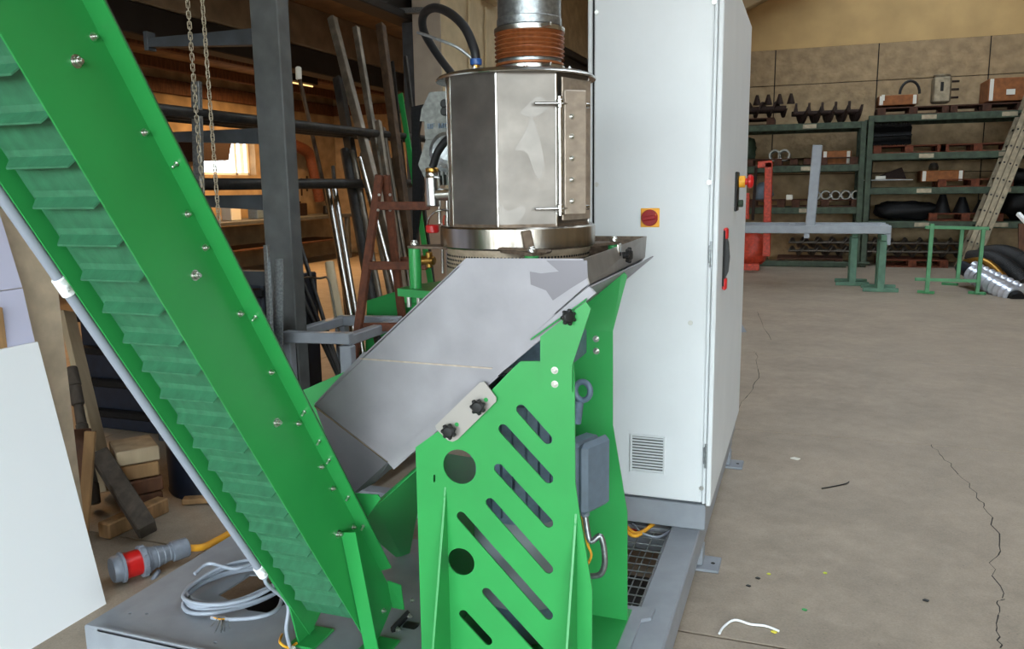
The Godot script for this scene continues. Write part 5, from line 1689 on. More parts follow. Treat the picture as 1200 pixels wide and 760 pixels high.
	for i in 8:
		st = S()
		var z := -16.4 + i * 0.85
		var h := 0.12 + 0.2 * rng.randf()
		var x := -10.25 - 0.4 * rng.randf()
		var mats := [M.iron, M.rust, M.red_dark, M.motor_dark, M.paper, M.wood_brown, M.iron, M.rust]
		if i in [0, 2, 7]:
			cyl(st, Vector3(x, 1.02, z), Vector3(x, 1.02 + h, z), 0.09, 14, 0.012, 0.07)
		else:
			bb(st, Vector3(x - 0.12, 1.02, z - 0.15), Vector3(x + 0.12, 1.02 + h, z + 0.15), 0.015)
			cyl(st, Vector3(x, 1.02 + h, z), Vector3(x, 1.06 + h, z), 0.05, 12, 0.008)
		tag(part("bench_box" if not i in [0, 2, 7] else "bench_can", st, mats[i]), "small %s on the far workbench, %s" % [cans[i], ranks[i]], "container", "containers on the far workbench")
	tube_lamp(Vector3(-9.2, 3.60, -13.45), "slim fluorescent tube lamp under the side bay ceiling, beside the thin pole's white tip", 3.0)
	tube_lamp(Vector3(-7.9, 3.60, -5.6), "added unseen tube lamp brightening the side bay, out to the left behind the conveyor", 1.6)  # lamp added out of view to put warm light into the bay
	st = S()
	tube(st, curve([Vector3(-10.7, 2.736, -14.805), Vector3(-10.7, 2.558, -15.616), Vector3(-10.7, 2.39, -16.162), Vector3(-10.7, 2.011, -16.331), Vector3(-10.7, 1.327, -16.511)], 6), 0.13, 14)
	tag(part("bent_duct", st, M.trestle), "brown bent duct on the far left wall beside the window", "duct")
	st = S()
	slab(st, [Vector3(-10.3, 2.601, -12.189), Vector3(-10.3, 2.663, -13.06), Vector3(-10.3, 2.15, -12.881), Vector3(-10.3, 2.118, -12.134)], Vector3(-0.82, 0, 0))
	tag(part("hood", st, M.rust), "dark extraction hood hanging in front of the window", "hood")
	for i in 6:
		st = S()
		var z := -16.6 + i * 0.23
		bar(st, Vector3(-11.08, 1.9 - 0.05 * (i % 2), z), Vector3(-11.08, 1.55 - 0.1 * (i % 3), z + 0.02), 0.05, 0.02, 0.005, Vector3.RIGHT)
		tag(part("wall_tool", st, M.rust), "dark hand tool on the far left wall, %s past the window" % ["sixth", "fifth", "fourth", "third", "second", "first"][i], "tool", "tools on the far wall")

func tube_lamp(p: Vector3, label: String, power: float) -> void:
	var lamp := thing("tube_lamp", label, "lamp", p)
	var st := S()
	bb(st, p + Vector3(-0.1, 0, -0.75), p + Vector3(0.1, 0.26, 0.75), 0.01)
	part("lamp_body", st, M.iron, lamp)
	var em := StandardMaterial3D.new()
	em.albedo_color = Color(1, 0.9, 0.7)
	em.emission_enabled = true
	em.emission = Color(1.0, 0.78, 0.50)
	em.emission_energy_multiplier = 0.25
	st = S()
	cyl(st, p + Vector3(0, -0.025, -0.7), p + Vector3(0, -0.025, 0.7), 0.014, 10)
	part("tube", st, em, lamp)
	var al := AreaLight3D.new()
	al.name = "tube_glow"
	al.area_size = Vector2(0.1, 1.4)
	al.light_color = Color(1.0, 0.78, 0.52)
	al.light_energy = power
	al.shadow_enabled = true
	al.area_range = 30.0
	add_child(al, true)
	al.transform = Transform3D(Basis(Vector3.RIGHT, -PI / 2), p + Vector3(0, -0.05, 0))

var pallet_proto: Node3D

func make_pallet(label: String, p: Vector3, mat: Material, group := "") -> Node3D:
	var o := thing("pallet", label, "pallet", p, group)
	var w := 1.2
	var d := 0.8
	for i in 5:
		var st := S()
		var z := p.z - d / 2 + 0.07 + i * (d - 0.14) / 4.0
		bb(st, Vector3(p.x - w / 2, p.y + 0.122, z - 0.06), Vector3(p.x + w / 2, p.y + 0.144, z + 0.06), 0.003)
		part("deck_board", st, mat, o)
	for i in 3:
		for j in 3:
			var st := S()
			var c := Vector3(p.x + (i - 1) * (w / 2 - 0.07), p.y + 0.061, p.z + (j - 1) * (d / 2 - 0.06))
			bb(st, c - Vector3(0.07, 0.039, 0.05), c + Vector3(0.07, 0.061, 0.05), 0.003)
			part("block", st, mat, o)
	for j in 3:
		var st := S()
		var z := p.z + (j - 1) * (d / 2 - 0.06)
		bb(st, Vector3(p.x - w / 2, p.y, z - 0.05), Vector3(p.x + w / 2, p.y + 0.022, z + 0.05), 0.003)
		part("runner", st, mat, o)
	return o

# screw flight on a shaft
func auger(st: SurfaceTool, a: Vector3, b: Vector3, r: float, shaft: float, turns: float, thick := 0.012) -> void:
	cyl(st, a, b, shaft, 10)
	var t := along(a, b)
	var l := (b - a).length()
	var n := int(turns * 14)
	for i in n:
		for sd in [0.0, 1.0]:
			var a0 := TAU * turns * i / n
			var a1 := TAU * turns * (i + 1) / n
			var y0: float = l * i / n + sd * thick
			var y1: float = l * (i + 1) / n + sd * thick
			var p := t * Vector3(cos(a0) * shaft, y0, sin(a0) * shaft)
			var q := t * Vector3(cos(a0) * r, y0, sin(a0) * r)
			var u := t * Vector3(cos(a1) * r, y1, sin(a1) * r)
			var v := t * Vector3(cos(a1) * shaft, y1, sin(a1) * shaft)
			quad(st, p, q, u, v, t.basis.y * (1.0 if sd > 0 else -1.0))
			if sd > 0:
				quad(st, q - t.basis.y * thick, q, u, u - t.basis.y * thick, q - t.origin - t.basis.y * (q - t.origin).dot(t.basis.y))

func crate(nm: String, label: String, a: Vector3, b: Vector3, mat: Material, strip := true, cat := "crate") -> void:
	var o := thing(nm, label, cat, Vector3((a.x + b.x) / 2, a.y, (a.z + b.z) / 2))
	var st := S()
	bb(st, a, b, 0.012)
	part("box", st, mat, o)
	if strip:
		for x in [a.x + 0.02, b.x - 0.08]:
			st = S()
			bb(st, Vector3(x, a.y + 0.01, maxf(a.z, b.z) - 0.01), Vector3(x + 0.06, b.y - 0.01, maxf(a.z, b.z) + 0.008), 0.003)
			part("corner_strip", st, M.paper, o)

# uneven dark lump (castings, wrapped parts)
func lump(nm: String, label: String, c: Vector3, s: Vector3, mat: Material, sd: int, cat: String, group := "") -> void:
	var n := noise(0.9, 3, sd)
	var st := S()
	st.set_smooth_group(1)
	var W := 16
	var Hh := 9
	var f := func(i: int, j: int) -> Vector3:
		var th := PI * j / Hh
		var ph := TAU * (i % W) / W
		var d := Vector3(sin(th) * cos(ph), cos(th), sin(th) * sin(ph))
		d = Vector3(signf(d.x) * pow(absf(d.x), 0.7), signf(d.y) * pow(absf(d.y), 0.7), signf(d.z) * pow(absf(d.z), 0.7))
		return c + d * s * (0.85 + 0.35 * n.get_noise_3d(d.x * 2.0, d.y * 2.0, d.z * 2.0))
	for i in W:
		for j in Hh:
			var a: Vector3 = f.call(i, j)
			var b: Vector3 = f.call(i + 1, j)
			var e: Vector3 = f.call(i + 1, j + 1)
			var g: Vector3 = f.call(i, j + 1)
			quad(st, a, b, e, g, (a + b + e + g) / 4.0 - c)
	tag(part(nm, st, mat), label, cat, group)

func build_back_shelves() -> void:
	var zf := -16.6
	var zr := -17.7
	# left bay and right bay: uprights, beams, decks
	var bays := [
		{"x0": -2.2, "x1": 0.93, "ys": [Vector3(-0.141, 2.628, -16.6), Vector3(-0.108, 1.854, -16.6), Vector3(-0.074, 1.068, -16.6)], "label": "green steel shelving bay on the left, its shelves carrying augers and rings"},
		{"x0": 1.05, "x1": 4.2, "ys": [Vector3(2.152, 2.721, -16.6), Vector3(2.198, 2.04, -16.6), Vector3(2.239, 1.419, -16.6), Vector3(2.28, 0.806, -16.6)], "label": "green steel shelving bay on the right, behind the ladder"},
	]
	for b in bays:
		var o := thing("shelving_bay", b.label, "shelving", Vector3((b.x0 + b.x1) / 2, 0, -17.15))
		var topy: float = b.ys[0].y
		for x in [b.x0, b.x1]:
			for z in [zf, zr]:
				var st := S()
				bb(st, Vector3(x - 0.05, 0, z - 0.05), Vector3(x + 0.05, topy + 0.05, z + 0.05), 0.008)
				part("upright", st, M.green_old, o)
		for p in b.ys:
			for z in [zf + 0.02, zr]:
				var st := S()
				bb(st, Vector3(b.x0, p.y - 0.07, z - 0.025), Vector3(b.x1, p.y + 0.05, z + 0.025), 0.006)
				part("shelf_beam", st, M.green_old, o)
			var st := S()
			bb(st, Vector3(b.x0, p.y + 0.02, zr), Vector3(b.x1, p.y + 0.05, zf))
			part("shelf_deck", st, M.green_old, o)
			for i in 2:
				st = S()
				var x := lerpf(b.x0, b.x1, 0.3 + 0.4 * i)
				bb(st, Vector3(x - 0.12, p.y - 0.045, zf + 0.045), Vector3(x + 0.12, p.y + 0.03, zf + 0.049), 0.001)
				part("shelf_tag", st, M.alu, o)
	var yl := []
	for p in bays[0].ys:
		yl.append(p.y + 0.05)
	var yr := []
	for p in bays[1].ys:
		yr.append(p.y + 0.05)
	# pallets
	var spots := [
		[-1.25, yl[0], M.pallet, "dark pallet under the spiked auger on the top left shelf"],
		[-0.15, yl[1], M.pallet, "dark pallet under the two white-rimmed rings"],
		[0.55 - 0.2 + 0.15, yl[1], M.pallet, "dark pallet under the orange crate on the left bay"],
		[-1.0, yl[2], M.pallet, "dark pallet left of the grey upright on the third shelf"],
		[0.33, yl[2], M.pallet, "dark pallet under the row of five rings"],
		[1.75, yr[0], M.pallet, "dark pallet under the crate with the black hoop"],
		[2.92, yr[0], M.pallet, "dark pallet under the small valve casting"],
		[4.15, yr[0], M.pallet, "dark pallet under the large brown crate"],
		[1.72, yr[1], M.pallet_red, "brown pallet under the black brush roll"],
		[2.83, yr[1], M.pallet_red, "empty brown pallet on the second right shelf"],
		[2.83, yr[2], M.pallet_red, "brown pallet under the brown crate on the third right shelf"],
		[2.72, yr[3], M.pallet_red, "reddish pallet under the cones on the lowest right shelf"],
		[0.1, 0.0, M.pallet, "floor pallet at the left end of the long augers"],
		[1.9, 0.0, M.pallet_red, "floor pallet at the right end of the long augers"],
	]
	spots[2][0] = 1.0
	spots[1][0] = -0.55
	spots[2][0] = 0.30
	spots[2][0] = 0.72 - 0.45
	for s in spots:
		make_pallet(s[3], Vector3(s[0], s[1], -17.08), s[2])
	# top left: spiked auger and open augers
	var st := S()
	var y: float = yl[0] + 0.145 + 0.17
	auger(st, Vector3(-2.0, y, -17.05), Vector3(-0.45, y, -17.05), 0.16, 0.07, 6.0, 0.03)
	for i in 4:
		var p := Vector3(-0.823, 2.649, -17.05)
		cyl(st, Vector3(-1.0 + i * 0.21, y + 0.1, -17.05), Vector3(-1.0 + i * 0.21, y + 0.29, -17.05), 0.08, 10, 0.0, 0.025)
	tag(part("spiked_auger", st, M.rust), "dark rusty auger with upright spikes on the top left shelf", "auger")
	for i in 5:
		st = S()
		var x := -0.22 + i * 0.235
		auger(st, Vector3(x - 0.12, yl[0] + 0.2, -16.95 + 0.1), Vector3(x + 0.12, yl[0] + 0.2, -17.0 + 0.1), 0.2, 0.05, 1.1, 0.04)
		tag(part("screw_flight", st, M.rust), "rusty screw flight on the top left shelf, %s" % ["leftmost of five beside the spikes", "second from left", "middle of five", "fourth from left", "rightmost by the upright"][i], "screw flight", "screw flights on the top left shelf")
	# second shelf: motor, rings, crate
	lump("green_casting", "dark green motor casting at the left end of the second shelf", Vector3(-1.35, yl[1] + 0.3, -17.1), Vector3(0.42, 0.28, 0.3), M.green_old, 4, "casting")
	var rc := 0
	for p in [Vector3(-0.617, 2.11, -16.75), Vector3(-0.445, 2.113, -16.75)]:
		st = S()
		pipe(st, p + Vector3(0, 0, -0.6), p + Vector3(0, 0, 0.04), 0.110, 0.080, 20)
		tag(part("flange_ring", st, M.ring_grey), ["thick pale ring, left of two on the second left shelf", "thick pale ring, right of two on the second left shelf"][rc], "ring")
		rc += 1
	crate("orange_crate", "orange-brown crate with white corner strip beside the grey upright post", Vector3(0.241, 1.914, -16.8), Vector3(0.753, 2.17, -16.8) + Vector3(0, 0, -0.5), M.crate)
	# third shelf: glass jar shape, papers, five rings
	lump("wrapped_part", "plastic-wrapped round part on the third left shelf", Vector3(-0.8, yl[2] + 0.3, -16.9), Vector3(0.2, 0.22, 0.2), M.motor_dark, 8, "wrapped part")
	st = S()
	bb(st, Vector3(-0.378, 1.262, -16.7), Vector3(-0.257, 1.359, -16.7) + Vector3(0, 0, -0.2), 0.01)
	tag(part("paper_pack", st, M.paper), "small white paper pack on the third left shelf", "package")
	for i in 5:
		st = S()
		var p := Vector3(0.16, 1.338, -16.75) + Vector3(i * 0.178, 0.004 * (i % 2), 0)
		pipe(st, p + Vector3(0, 0, -0.5), p + Vector3(0, 0, 0.04), 0.09, 0.068, 20)
		tag(part("steel_ring", st, M.ring_grey), "pale-edged steel ring on the third left shelf, %s" % ["half behind the grey post", "second in the row of five", "middle of the row of five", "fourth in the row of five", "right end of the row"][i], "ring", "row of rings on the third left shelf")
	# right bay, top
	crate("hoop_crate", "shallow wooden crate with a white label on the top right shelf", Vector3(1.163, 2.96, -16.8), Vector3(1.819, 3.14, -16.8) + Vector3(0, 0, -0.6), M.crate)
	st = S()
	var hp := []
	for i in 13:
		var a := PI * i / 12
		hp.append(Vector3(1.698, 3.166, -17) + Vector3(-cos(a) * 0.17, sin(a) * 0.23, 0.05 * cos(a)))
	tube(st, hp, 0.025, 10)
	tag(part("black_hoop", st, M.rubber), "black rubber hoop rising out of the shallow top crate", "hoop")
	var vo := Vector3(2.218, 2.965, -16.9)
	var vv := thing("valve_casting", "pale square valve casting with side studs on the top right shelf", "casting", vo)
	st = S()
	bb(st, vo + Vector3(-0.17, 0, -0.15), vo + Vector3(0.13, 0.46, 0.15), 0.03)
	cyl(st, vo + Vector3(-0.02, 0.46, 0), vo + Vector3(-0.02, 0.5, 0), 0.14, 20, 0.01)
	part("casting_body", st, M.alu, vv)
	for i in 3:
		st = S()
		cyl(st, vo + Vector3(0.13, 0.09 + i * 0.14, 0.05), vo + Vector3(0.26, 0.09 + i * 0.14, 0.05), 0.02, 8)
		part("stud", st, M.rust, vv)
	st = S()
	bb(st, vo + Vector3(-0.05, 0.2, 0.15), vo + Vector3(0.0, 0.36, 0.156))
	part("port", st, M.dark, vv)
	crate("large_crate", "large brown wooden crate with paper label at the top right", Vector3(2.935, 2.953, -16.8), Vector3(2.905, 3.348, -16.8) + Vector3(1.3, 0, -0.8), M.crate)
	st = S()
	bb(st, Vector3(3.215, 3.055, -16.79), Vector3(3.351, 3.149, -16.79) + Vector3(0, 0, 0.006))
	tag(part("paper_label", st, M.paper), "white paper label stuck on the large brown crate", "label")
	st = S()
	bb(st, Vector3(1.215, 3.048, -16.79), Vector3(1.266, 3.152, -16.79) + Vector3(0, 0, 0.006))
	tag(part("paper_label", st, M.paper), "white paper label on the shallow crate with the hoop", "label")
	# second: brush roll
	st = S()
	var br := Vector3(0.969, 2.387, -16.9)
	var br2 := Vector3(1.75, 2.392, -16.9)
	cyl(st, br, br2, 0.13, 16)
	for i in 60:
		var p := br.lerp(br2, (i + 0.5) / 60.0)
		for j in 7:
			var a := -0.6 + j * 0.7
			bar(st, p, p + Vector3(0, sin(a), cos(a)) * (0.22 + 0.05 * rng.randf()), 0.014, 0.014)
	tag(part("brush_roll", st, M.iron), "long black bristled brush roll on the second right shelf", "brush")
	# third
	st = S()
	bb(st, Vector3(0.999, 1.606, -16.7), Vector3(1.819, 1.616, -16.7) + Vector3(0, 0, -0.5), 0.004)
	tag(part("white_strip", st, M.white), "long white strip lying on the third right shelf", "strip")
	st = S()
	bb(st, Vector3(1.191, 1.627, -16.75), Vector3(1.362, 1.686, -16.75) + Vector3(0, 0, -0.15), 0.006)
	tag(part("small_box", st, M.paper), "small pale box resting on the long white strip", "box")
	st = S()
	slab(st, [Vector3(1.276, 1.689, -16.95), Vector3(1.575, 1.809, -16.95), Vector3(1.646, 1.839, -16.95), Vector3(1.73, 1.634, -16.95), Vector3(1.278, 1.641, -16.95)], Vector3(0, 0, -0.3))
	tag(part("sheet_hopper", st, M.rust), "brown sheet hopper behind the small pale box", "hopper")
	crate("brown_crate", "brown crate with white corner strips on the third right shelf", Vector3(1.955, 1.568, -16.75), Vector3(2.648, 1.77, -16.75) + Vector3(0, 0, -0.55), M.crate)
	st = S()
	lathe(st, Transform3D(Basis(), Vector3(2.181, 1.829, -17)), [Vector2(0, -0.09), Vector2(0.06, -0.07), Vector2(0.085, 0.0), Vector2(0.06, 0.07), Vector2(0, 0.09)], 16)
	tag(part("steel_ball", st, M.zinc), "small shining ball-shaped part above the brown crate", "ball")
	lump("machine_part", "dark machine part right of the brown crate, third shelf", Vector3(3.55, yr[2] + 0.17, -16.95), Vector3(0.28, 0.16, 0.25), M.iron, 12, "machine part")
	# fourth
	lump("machine_part", "long dark machine part at the left of the lowest right shelf", Vector3(1.72, yr[3] + 0.19, -16.95), Vector3(0.62, 0.19, 0.25), M.iron, 15, "machine part")
	for i in 3:
		st = S()
		cyl(st, Vector3(2.35 + i * 0.32, yr[3] + 0.146, -16.85), Vector3(2.35 + i * 0.32, yr[3] + 0.48 - 0.05 * i, -16.85), 0.15, 14, 0.0, 0.05)
		tag(part("steel_cone", st, M.iron), ["tallest dark cone on the reddish pallet", "middle dark cone on the reddish pallet", "right-hand dark cone on the reddish pallet"][i], "cone")
	lump("machine_part", "large black rounded machine part behind the ladder", Vector3(3.68, yr[3] + 0.36, -17.0), Vector3(0.42, 0.36, 0.3), M.iron, 19, "machine part")
	# long augers on the floor under the shelves
	for i in 4:
		st = S()
		auger(st, Vector3(-0.3 + 0.2 * (i % 2), 0.28 + 0.16 * (i / 2), -16.75 - 0.3 * (i % 2)), Vector3(2.7 + 0.3 * (i % 2), 0.28 + 0.16 * (i / 2), -16.75 - 0.3 * (i % 2)), 0.10, 0.022, 12.0, 0.015)
		tag(part("long_auger", st, M.auger), "long screw auger on the floor pallets, %s" % ["lower and nearest", "lower and rear", "upper and nearest", "upper and rear"][i], "auger", "long augers below the shelves")
	st = S()
	for i in 3:
		cyl(st, Vector3(-0.9 + i * 0.1, 0.03 + i * 0.028, -16.4), Vector3(0.75 + i * 0.2, 0.03 + i * 0.028, -16.4), 0.03, 10)
	tag(part("green_rail", st, M.green_old), "mossy green rail lying on the floor in front of the augers", "rail")
	lump("red_housing", "big faded red housing on the floor at the shelf's left end", Vector3(-0.98, 0.36, -15.75), Vector3(0.36, 0.34, 0.3), M.jack, 23, "housing")
	# red workshop crane
	var jk := thing("workshop_crane", "orange-red workshop crane post standing beside the control cabinet", "crane", Vector3(-0.95, 0, -15.2))
	st = S()
	bar(st, Vector3(-0.637, 0.297, -15.2), Vector3(-0.655, 1.947, -15.2), 0.13, 0.13, 0.01, Vector3.BACK)
	part("mast", st, M.jack, jk)
	st = S()
	bar(st, Vector3(-0.841, 1.907, -15.2), Vector3(-0.597, 1.917, -15.2), 0.13, 0.12, 0.01)
	part("arm", st, M.jack, jk)
	st = S()
	bar(st, Vector3(-0.874, 1.865, -15.3), Vector3(-0.9, 0.93, -15.3), 0.05, 0.05, 0.005, Vector3.BACK)
	part("ram", st, M.rust, jk)
	st = S()
	bar(st, Vector3(-1.7, 0.1, -15.2), Vector3(-0.75, 0.1, -15.2), 0.12, 0.12, 0.01)
	part("base_leg", st, M.jack, jk)
	st = S()
	bar(st, Vector3(-1.006, 0.969, -15.1), Vector3(-1.007, 1.419, -15.1), 0.10, 0.10, 0.01, Vector3.BACK)
	bar(st, Vector3(-1.051, 0.999, -15.1), Vector3(-0.949, 0.999, -15.1), 0.08, 0.08, 0.01)
	part("pump", st, M.jack, jk)

func build_back_floor_things() -> void:
	# grey steel work table on green trestles
	var tb := thing("steel_table", "long grey steel rail table with an upright post, standing on green trestles", "table", Vector3(-0.4, 0, -13.3))
	var ty := 0.90
	for z in [-12.95, -13.4, -13.85]:
		var st := S()
		bb(st, Vector3(-1.6, ty - 0.06, z - 0.05), Vector3(1.17, ty + 0.06, z + 0.05), 0.008)
		part("rail", st, M.frame, tb)
	for x in [-1.3, -0.2, 1.1]:
		var st := S()
		bb(st, Vector3(x - 0.05, ty - 0.05, -13.88), Vector3(x + 0.05, ty + 0.05, -12.93), 0.008)
		part("cross_rail", st, M.frame, tb)
	var st := S()
	bar(st, Vector3(0.063, 0.904, -13), Vector3(0.114, 2.128, -13), 0.14, 0.14, 0.01, Vector3.BACK)
	part("upright_post", st, M.frame, tb)
	st = S()
	bar(st, Vector3(0.026, 0.908, -12.93), Vector3(0.021, 0.768, -12.93), 0.08, 0.05, 0.006, Vector3.BACK)
	part("bracket", st, M.frame, tb)
	st = S()
	bb(st, Vector3(1.08, ty - 0.22, -13.0), Vector3(1.17, ty - 0.06, -12.9), 0.006)
	part("corner_block", st, M.frame, tb)
	var i := 0
	for q in [[Vector3(1.07, 0, -13.1), "green steel trestle under the table's right end, nearest"], [Vector3(0.72, 0, -13.8), "green steel trestle under the table, second from the right"], [Vector3(-1.2, 0, -13.4), "green steel trestle under the table's left end by the cabinet"]]:
		var p: Vector3 = q[0]
		var tr := thing("green_trestle", q[1], "trestle", p)
		for dz in [-0.22, 0.22]:
			st = S()
			bar(st, p + Vector3(0, 0.05, dz), p + Vector3(0, ty - 0.16, dz), 0.10, 0.06, 0.006, Vector3.BACK)
			part("leg", st, M.trestle_green, tr)
			st = S()
			bar(st, p + Vector3(-0.24, 0.03, dz), p + Vector3(0.24, 0.03, dz), 0.06, 0.06, 0.006)
			part("foot", st, M.trestle_green, tr)
		st = S()
		bar(st, p + Vector3(0, ty - 0.11, -0.3), p + Vector3(0, ty - 0.11, 0.3), 0.08, 0.08, 0.006)
		part("top_rail", st, M.trestle_green, tr)
	# green open stand
	var gs := thing("green_stand", "thin green tubular stand standing open on the floor before the ladder", "stand", Vector3(1.95, 0, -12.8))
	var zz := -12.8
	for q in [[Vector3(1.677, 0.993, -12.8), Vector3(1.669, 0.025, -12.8), 0.055], [Vector3(2.316, 0.924, -12.8), Vector3(2.303, 0.033, -12.8), 0.05], [Vector3(2.073, 0.954, -12.9), Vector3(2.062, 0.195, -12.9), 0.05]]:
		st = S()
		bar(st, q[0], q[1], q[2], 0.05, 0.004, Vector3.BACK)
		part("post", st, M.stand_green, gs)
	for q in [[Vector3(1.588, 0.945, -12.8), Vector3(2.383, 0.93, -12.8)], [Vector3(1.504, 0.205, -12.8), Vector3(2.311, 0.201, -12.8)]]:
		st = S()
		bar(st, q[0], q[1], 0.04, 0.045, 0.004)
		part("cross_bar", st, M.stand_green, gs)
	for p in [Vector3(1.663, 0.02, -12.841), Vector3(2.321, 0.02, -12.903), Vector3(2.128, 0.02, -13.942)]:
		st = S()
		bar(st, p + Vector3(-0.10, 0, -0.05), p + Vector3(0.10, 0, 0.05), 0.05, 0.04, 0.004)
		part("foot", st, M.stand_green, gs)
	# three-section aluminium ladder leaning against the right bay, seen from its side
	var o0 := Vector3(2.684, 0.218, -16.2)
	var up := (Vector3(3.354, 2.515, -16.2) - o0).normalized()
	o0 += up * (-o0.y / up.y)
	var across := up.cross(Vector3.BACK).normalized()
	if across.x < 0.0:
		across = -across
	var ld := thing("ladder", "three-section aluminium ladder leaning to the right against the green shelving", "ladder", o0)
	for k in 3:
		for dz in [0.0, -0.38]:
			var st2 := S()
			var q := o0 + across * (0.095 * k) + Vector3(0, 0.03, dz)
			bar(st2, q, q + up * (3.9 - 0.15 * k), 0.088, 0.03, 0.004, Vector3.BACK)
			part("stile", st2, M.alu, ld)
		for i2 in 13:
			var st2 := S()
			var q := o0 + across * (0.095 * k) + up * (0.22 + 0.285 * i2) + Vector3(0, 0.03, 0)
			cyl(st2, q + Vector3(0, 0, 0.018), q + Vector3(0, 0, -0.40), 0.017, 10)
			part("rung", st2, M.iron, ld)
	var sst := S()
	cyl(sst, Vector3(2.266, 0.284, -13.9), Vector3(2.413, 0.195, -13.2), 0.10, 18, 0.01)
	tag(part("dark_tube", sst, M.navy), "smooth dark tube end lying beside the green stand's right post", "tube")
	sst = S()
	bar(sst, Vector3(2.545, 1.163, -12), Vector3(2.655, 1, -11.8), 0.05, 0.05, 0.006)
	tag(part("white_bar", sst, M.white), "short white bar end sticking in at the right edge", "bar")
	sst = S()
	slab(sst, [Vector3(3.163, 0.901, -14.8), Vector3(3.372, 0.901, -14.8), Vector3(3.446, -0.011, -14.8), Vector3(3.235, -0.017, -14.8)], Vector3(0, 0, -0.05))
	tag(part("wooden_board", sst, M.wood_brown), "brown wooden board standing at the right edge behind the hoses", "board")
	var mf := thing("grey_stand", "grey steel stand whose triangular foot peeps out behind the cabinet", "stand", Vector3(-1.0, 0, -9.0))
	sst = S()
	slab(sst, [Vector3(-0.786, 0.358, -9), Vector3(-0.546, -0.012, -9), Vector3(-0.775, -0.023, -9)], Vector3(0, 0, -0.05))
	part("foot_gusset", sst, M.frame, mf)
	sst = S()
	bb(sst, Vector3(-0.98, 0, -9.1), Vector3(-0.80, 1.3, -8.95), 0.006)
	part("post", sst, M.frame, mf)
	# pile of steel spiral conveyors and hoses at the right
	var cols := [M.chrome, M.chrome, M.iron, M.brass, M.rubber, M.rubber]
	var defs := [
		[Vector3(2.335, 0.234, -13.4), Vector3(2.71, 0.024, -12.6), 0.135, "bright steel screw conveyor tube lying nearest on the floor"],
		[Vector3(2.391, 0.318, -13.7), Vector3(2.892, 0.073, -13), 0.085, "bright steel spiral tube lying second in the floor pile"],
		[Vector3(2.709, 0.034, -12.7), Vector3(2.743, -0.02, -12.5), 0.11, "dark end cap of the spiral tube at the right edge"],
		[Vector3(2.324, 0.34, -14), Vector3(2.821, 0.11, -13.6), 0.06, "brass-coloured corrugated hose arching on top of the floor pile"],
		[Vector3(2.428, 0.381, -14.3), Vector3(3.072, 0.094, -13.8), 0.13, "dark corrugated hose arching over the floor pile"],
		[Vector3(2.642, 0.412, -14.6), Vector3(3.329, 0.185, -14.2), 0.14, "rearmost dark hose on the floor pile by the ladder"],
	]
	for k in defs.size():
		var d = defs[k]
		st = S()
		var a: Vector3 = d[0]
		var b: Vector3 = d[1]
		if k < 3:
			var pr := [Vector2(0, 0)]
			var ln := (b - a).length()
			var np := int(ln / 0.018)
			for j in np + 1:
				pr.append(Vector2(float(d[2]) * (0.88 + 0.12 * cos(j * 1.05)), ln * j / np))
			pr.append(Vector2(0, ln))
			lathe(st, along(a, b), pr, 18)
		else:
			var pts := []
			for j in 41:
				var t := j / 40.0
				pts.append(a.lerp(b, t) + Vector3(0, sin(t * PI) * 0.14, 0))
			tube(st, pts, float(d[2]) * 0.85, 14)
			for j in 40:
				var c: Vector3 = (pts[j] + pts[j + 1]) / 2.0
				var e: Vector3 = (pts[j + 1] - pts[j]).normalized()
				cyl(st, c - e * 0.018, c + e * 0.018, d[2], 14, 0.01)
		tag(part("spiral_tube" if k < 3 else "corrugated_hose", st, cols[k]), d[3], "tube" if k < 3 else "hose")

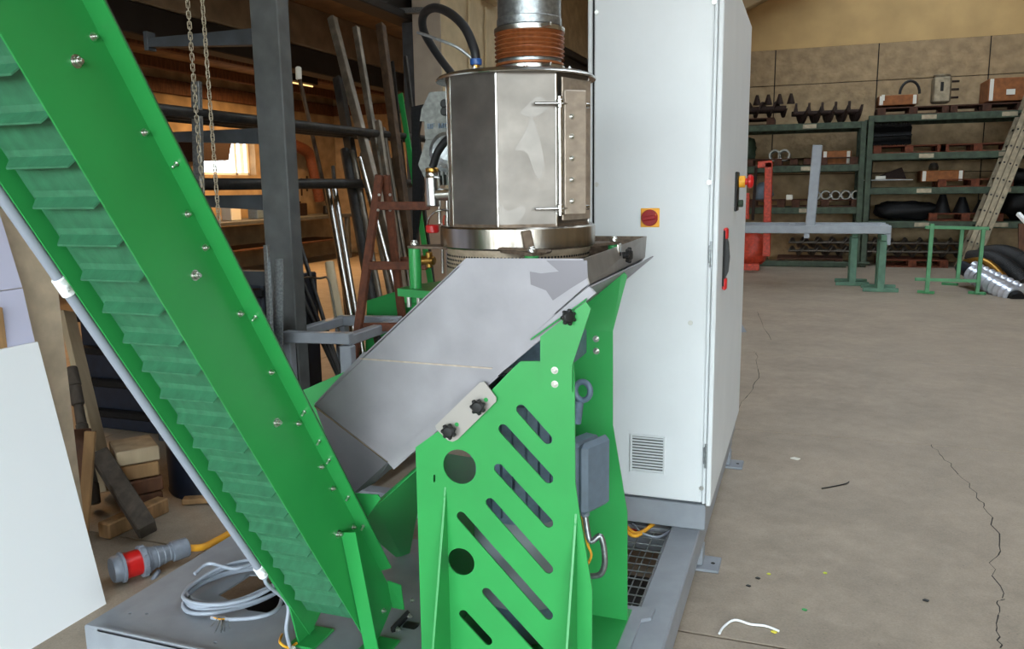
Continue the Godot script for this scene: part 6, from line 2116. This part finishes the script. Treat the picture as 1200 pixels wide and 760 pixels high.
func build_floor_debris() -> void:
	var st := S()
	var p := [Vector3(-0.227, 0.006, -2.77), Vector3(-0.217, 0.006, -2.821), Vector3(-0.183, 0.006, -2.882), Vector3(-0.125, 0.006, -2.87), Vector3(-0.074, 0.006, -2.875), Vector3(-0.026, 0.006, -2.854)]
	tube(st, curve(p, 5), 0.0045, 8)
	tag(part("white_strap", st, M.white), "bent white plastic strap lying on the floor near the frame", "strap")
	var bits := [[932, 537, 0.028, M.paper, "pale crumpled paper scrap on the open floor"], [943, 714, 0.010, M.green, "tiny green offcut, nearer of the green bits on the floor"], [967, 671, 0.008, mt(Color(0.75, 0.8, 0.2), 0.5), "tiny yellow-green fleck farther right on the floor"], [907, 740, 0.011, mt(Color(0.85, 0.8, 0.25), 0.5), "tiny yellow fleck at the end of the white strap"], [901, 672, 0.008, mt(Color(0.8, 0.8, 0.25), 0.5), "tiny yellow fleck above the dark specks"], [888, 677, 0.010, M.black, "small black speck on the floor, upper of a close pair"], [877, 686, 0.010, M.black, "small black speck on the floor, lower of a close pair"], [1085, 703, 0.012, M.black, "lone dark speck right of the floor's middle"]]
	var pos := {932: Vector3(0.003, 0.003, -4.837), 943: Vector3(0.06, 0.003, -3.046), 967: Vector3(0.139, 0.003, -3.383), 907: Vector3(-0.043, 0.003, -2.848), 901: Vector3(-0.08, 0.003, -3.303), 888: Vector3(-0.121, 0.003, -3.25), 877: Vector3(-0.153, 0.003, -3.172), 1085: Vector3(0.5, 0.003, -3.265)}
	for b in bits:
		st = S()
		var c: Vector3 = pos[b[0]]
		var s: float = b[2]
		slab(st, [c + Vector3(-s, -0.002, 0), c + Vector3(-s * 0.2, -0.002, -s * 0.9), c + Vector3(s, -0.002, -s * 0.2), c + Vector3(s * 0.5, -0.002, s * 0.7)], Vector3(0, 0.004, 0))
		tag(part("floor_scrap", st, b[3]), b[4], "scrap")
	st = S()
	tube(st, curve([Vector3(0.141, 0.004, -4.379), Vector3(0.214, 0.004, -4.441), Vector3(0.267, 0.006, -4.492), Vector3(0.28, 0.01, -4.512)], 4), 0.003, 6)
	tag(part("dark_twig", st, M.black), "thin dark wire scrap on the middle of the floor", "wire")
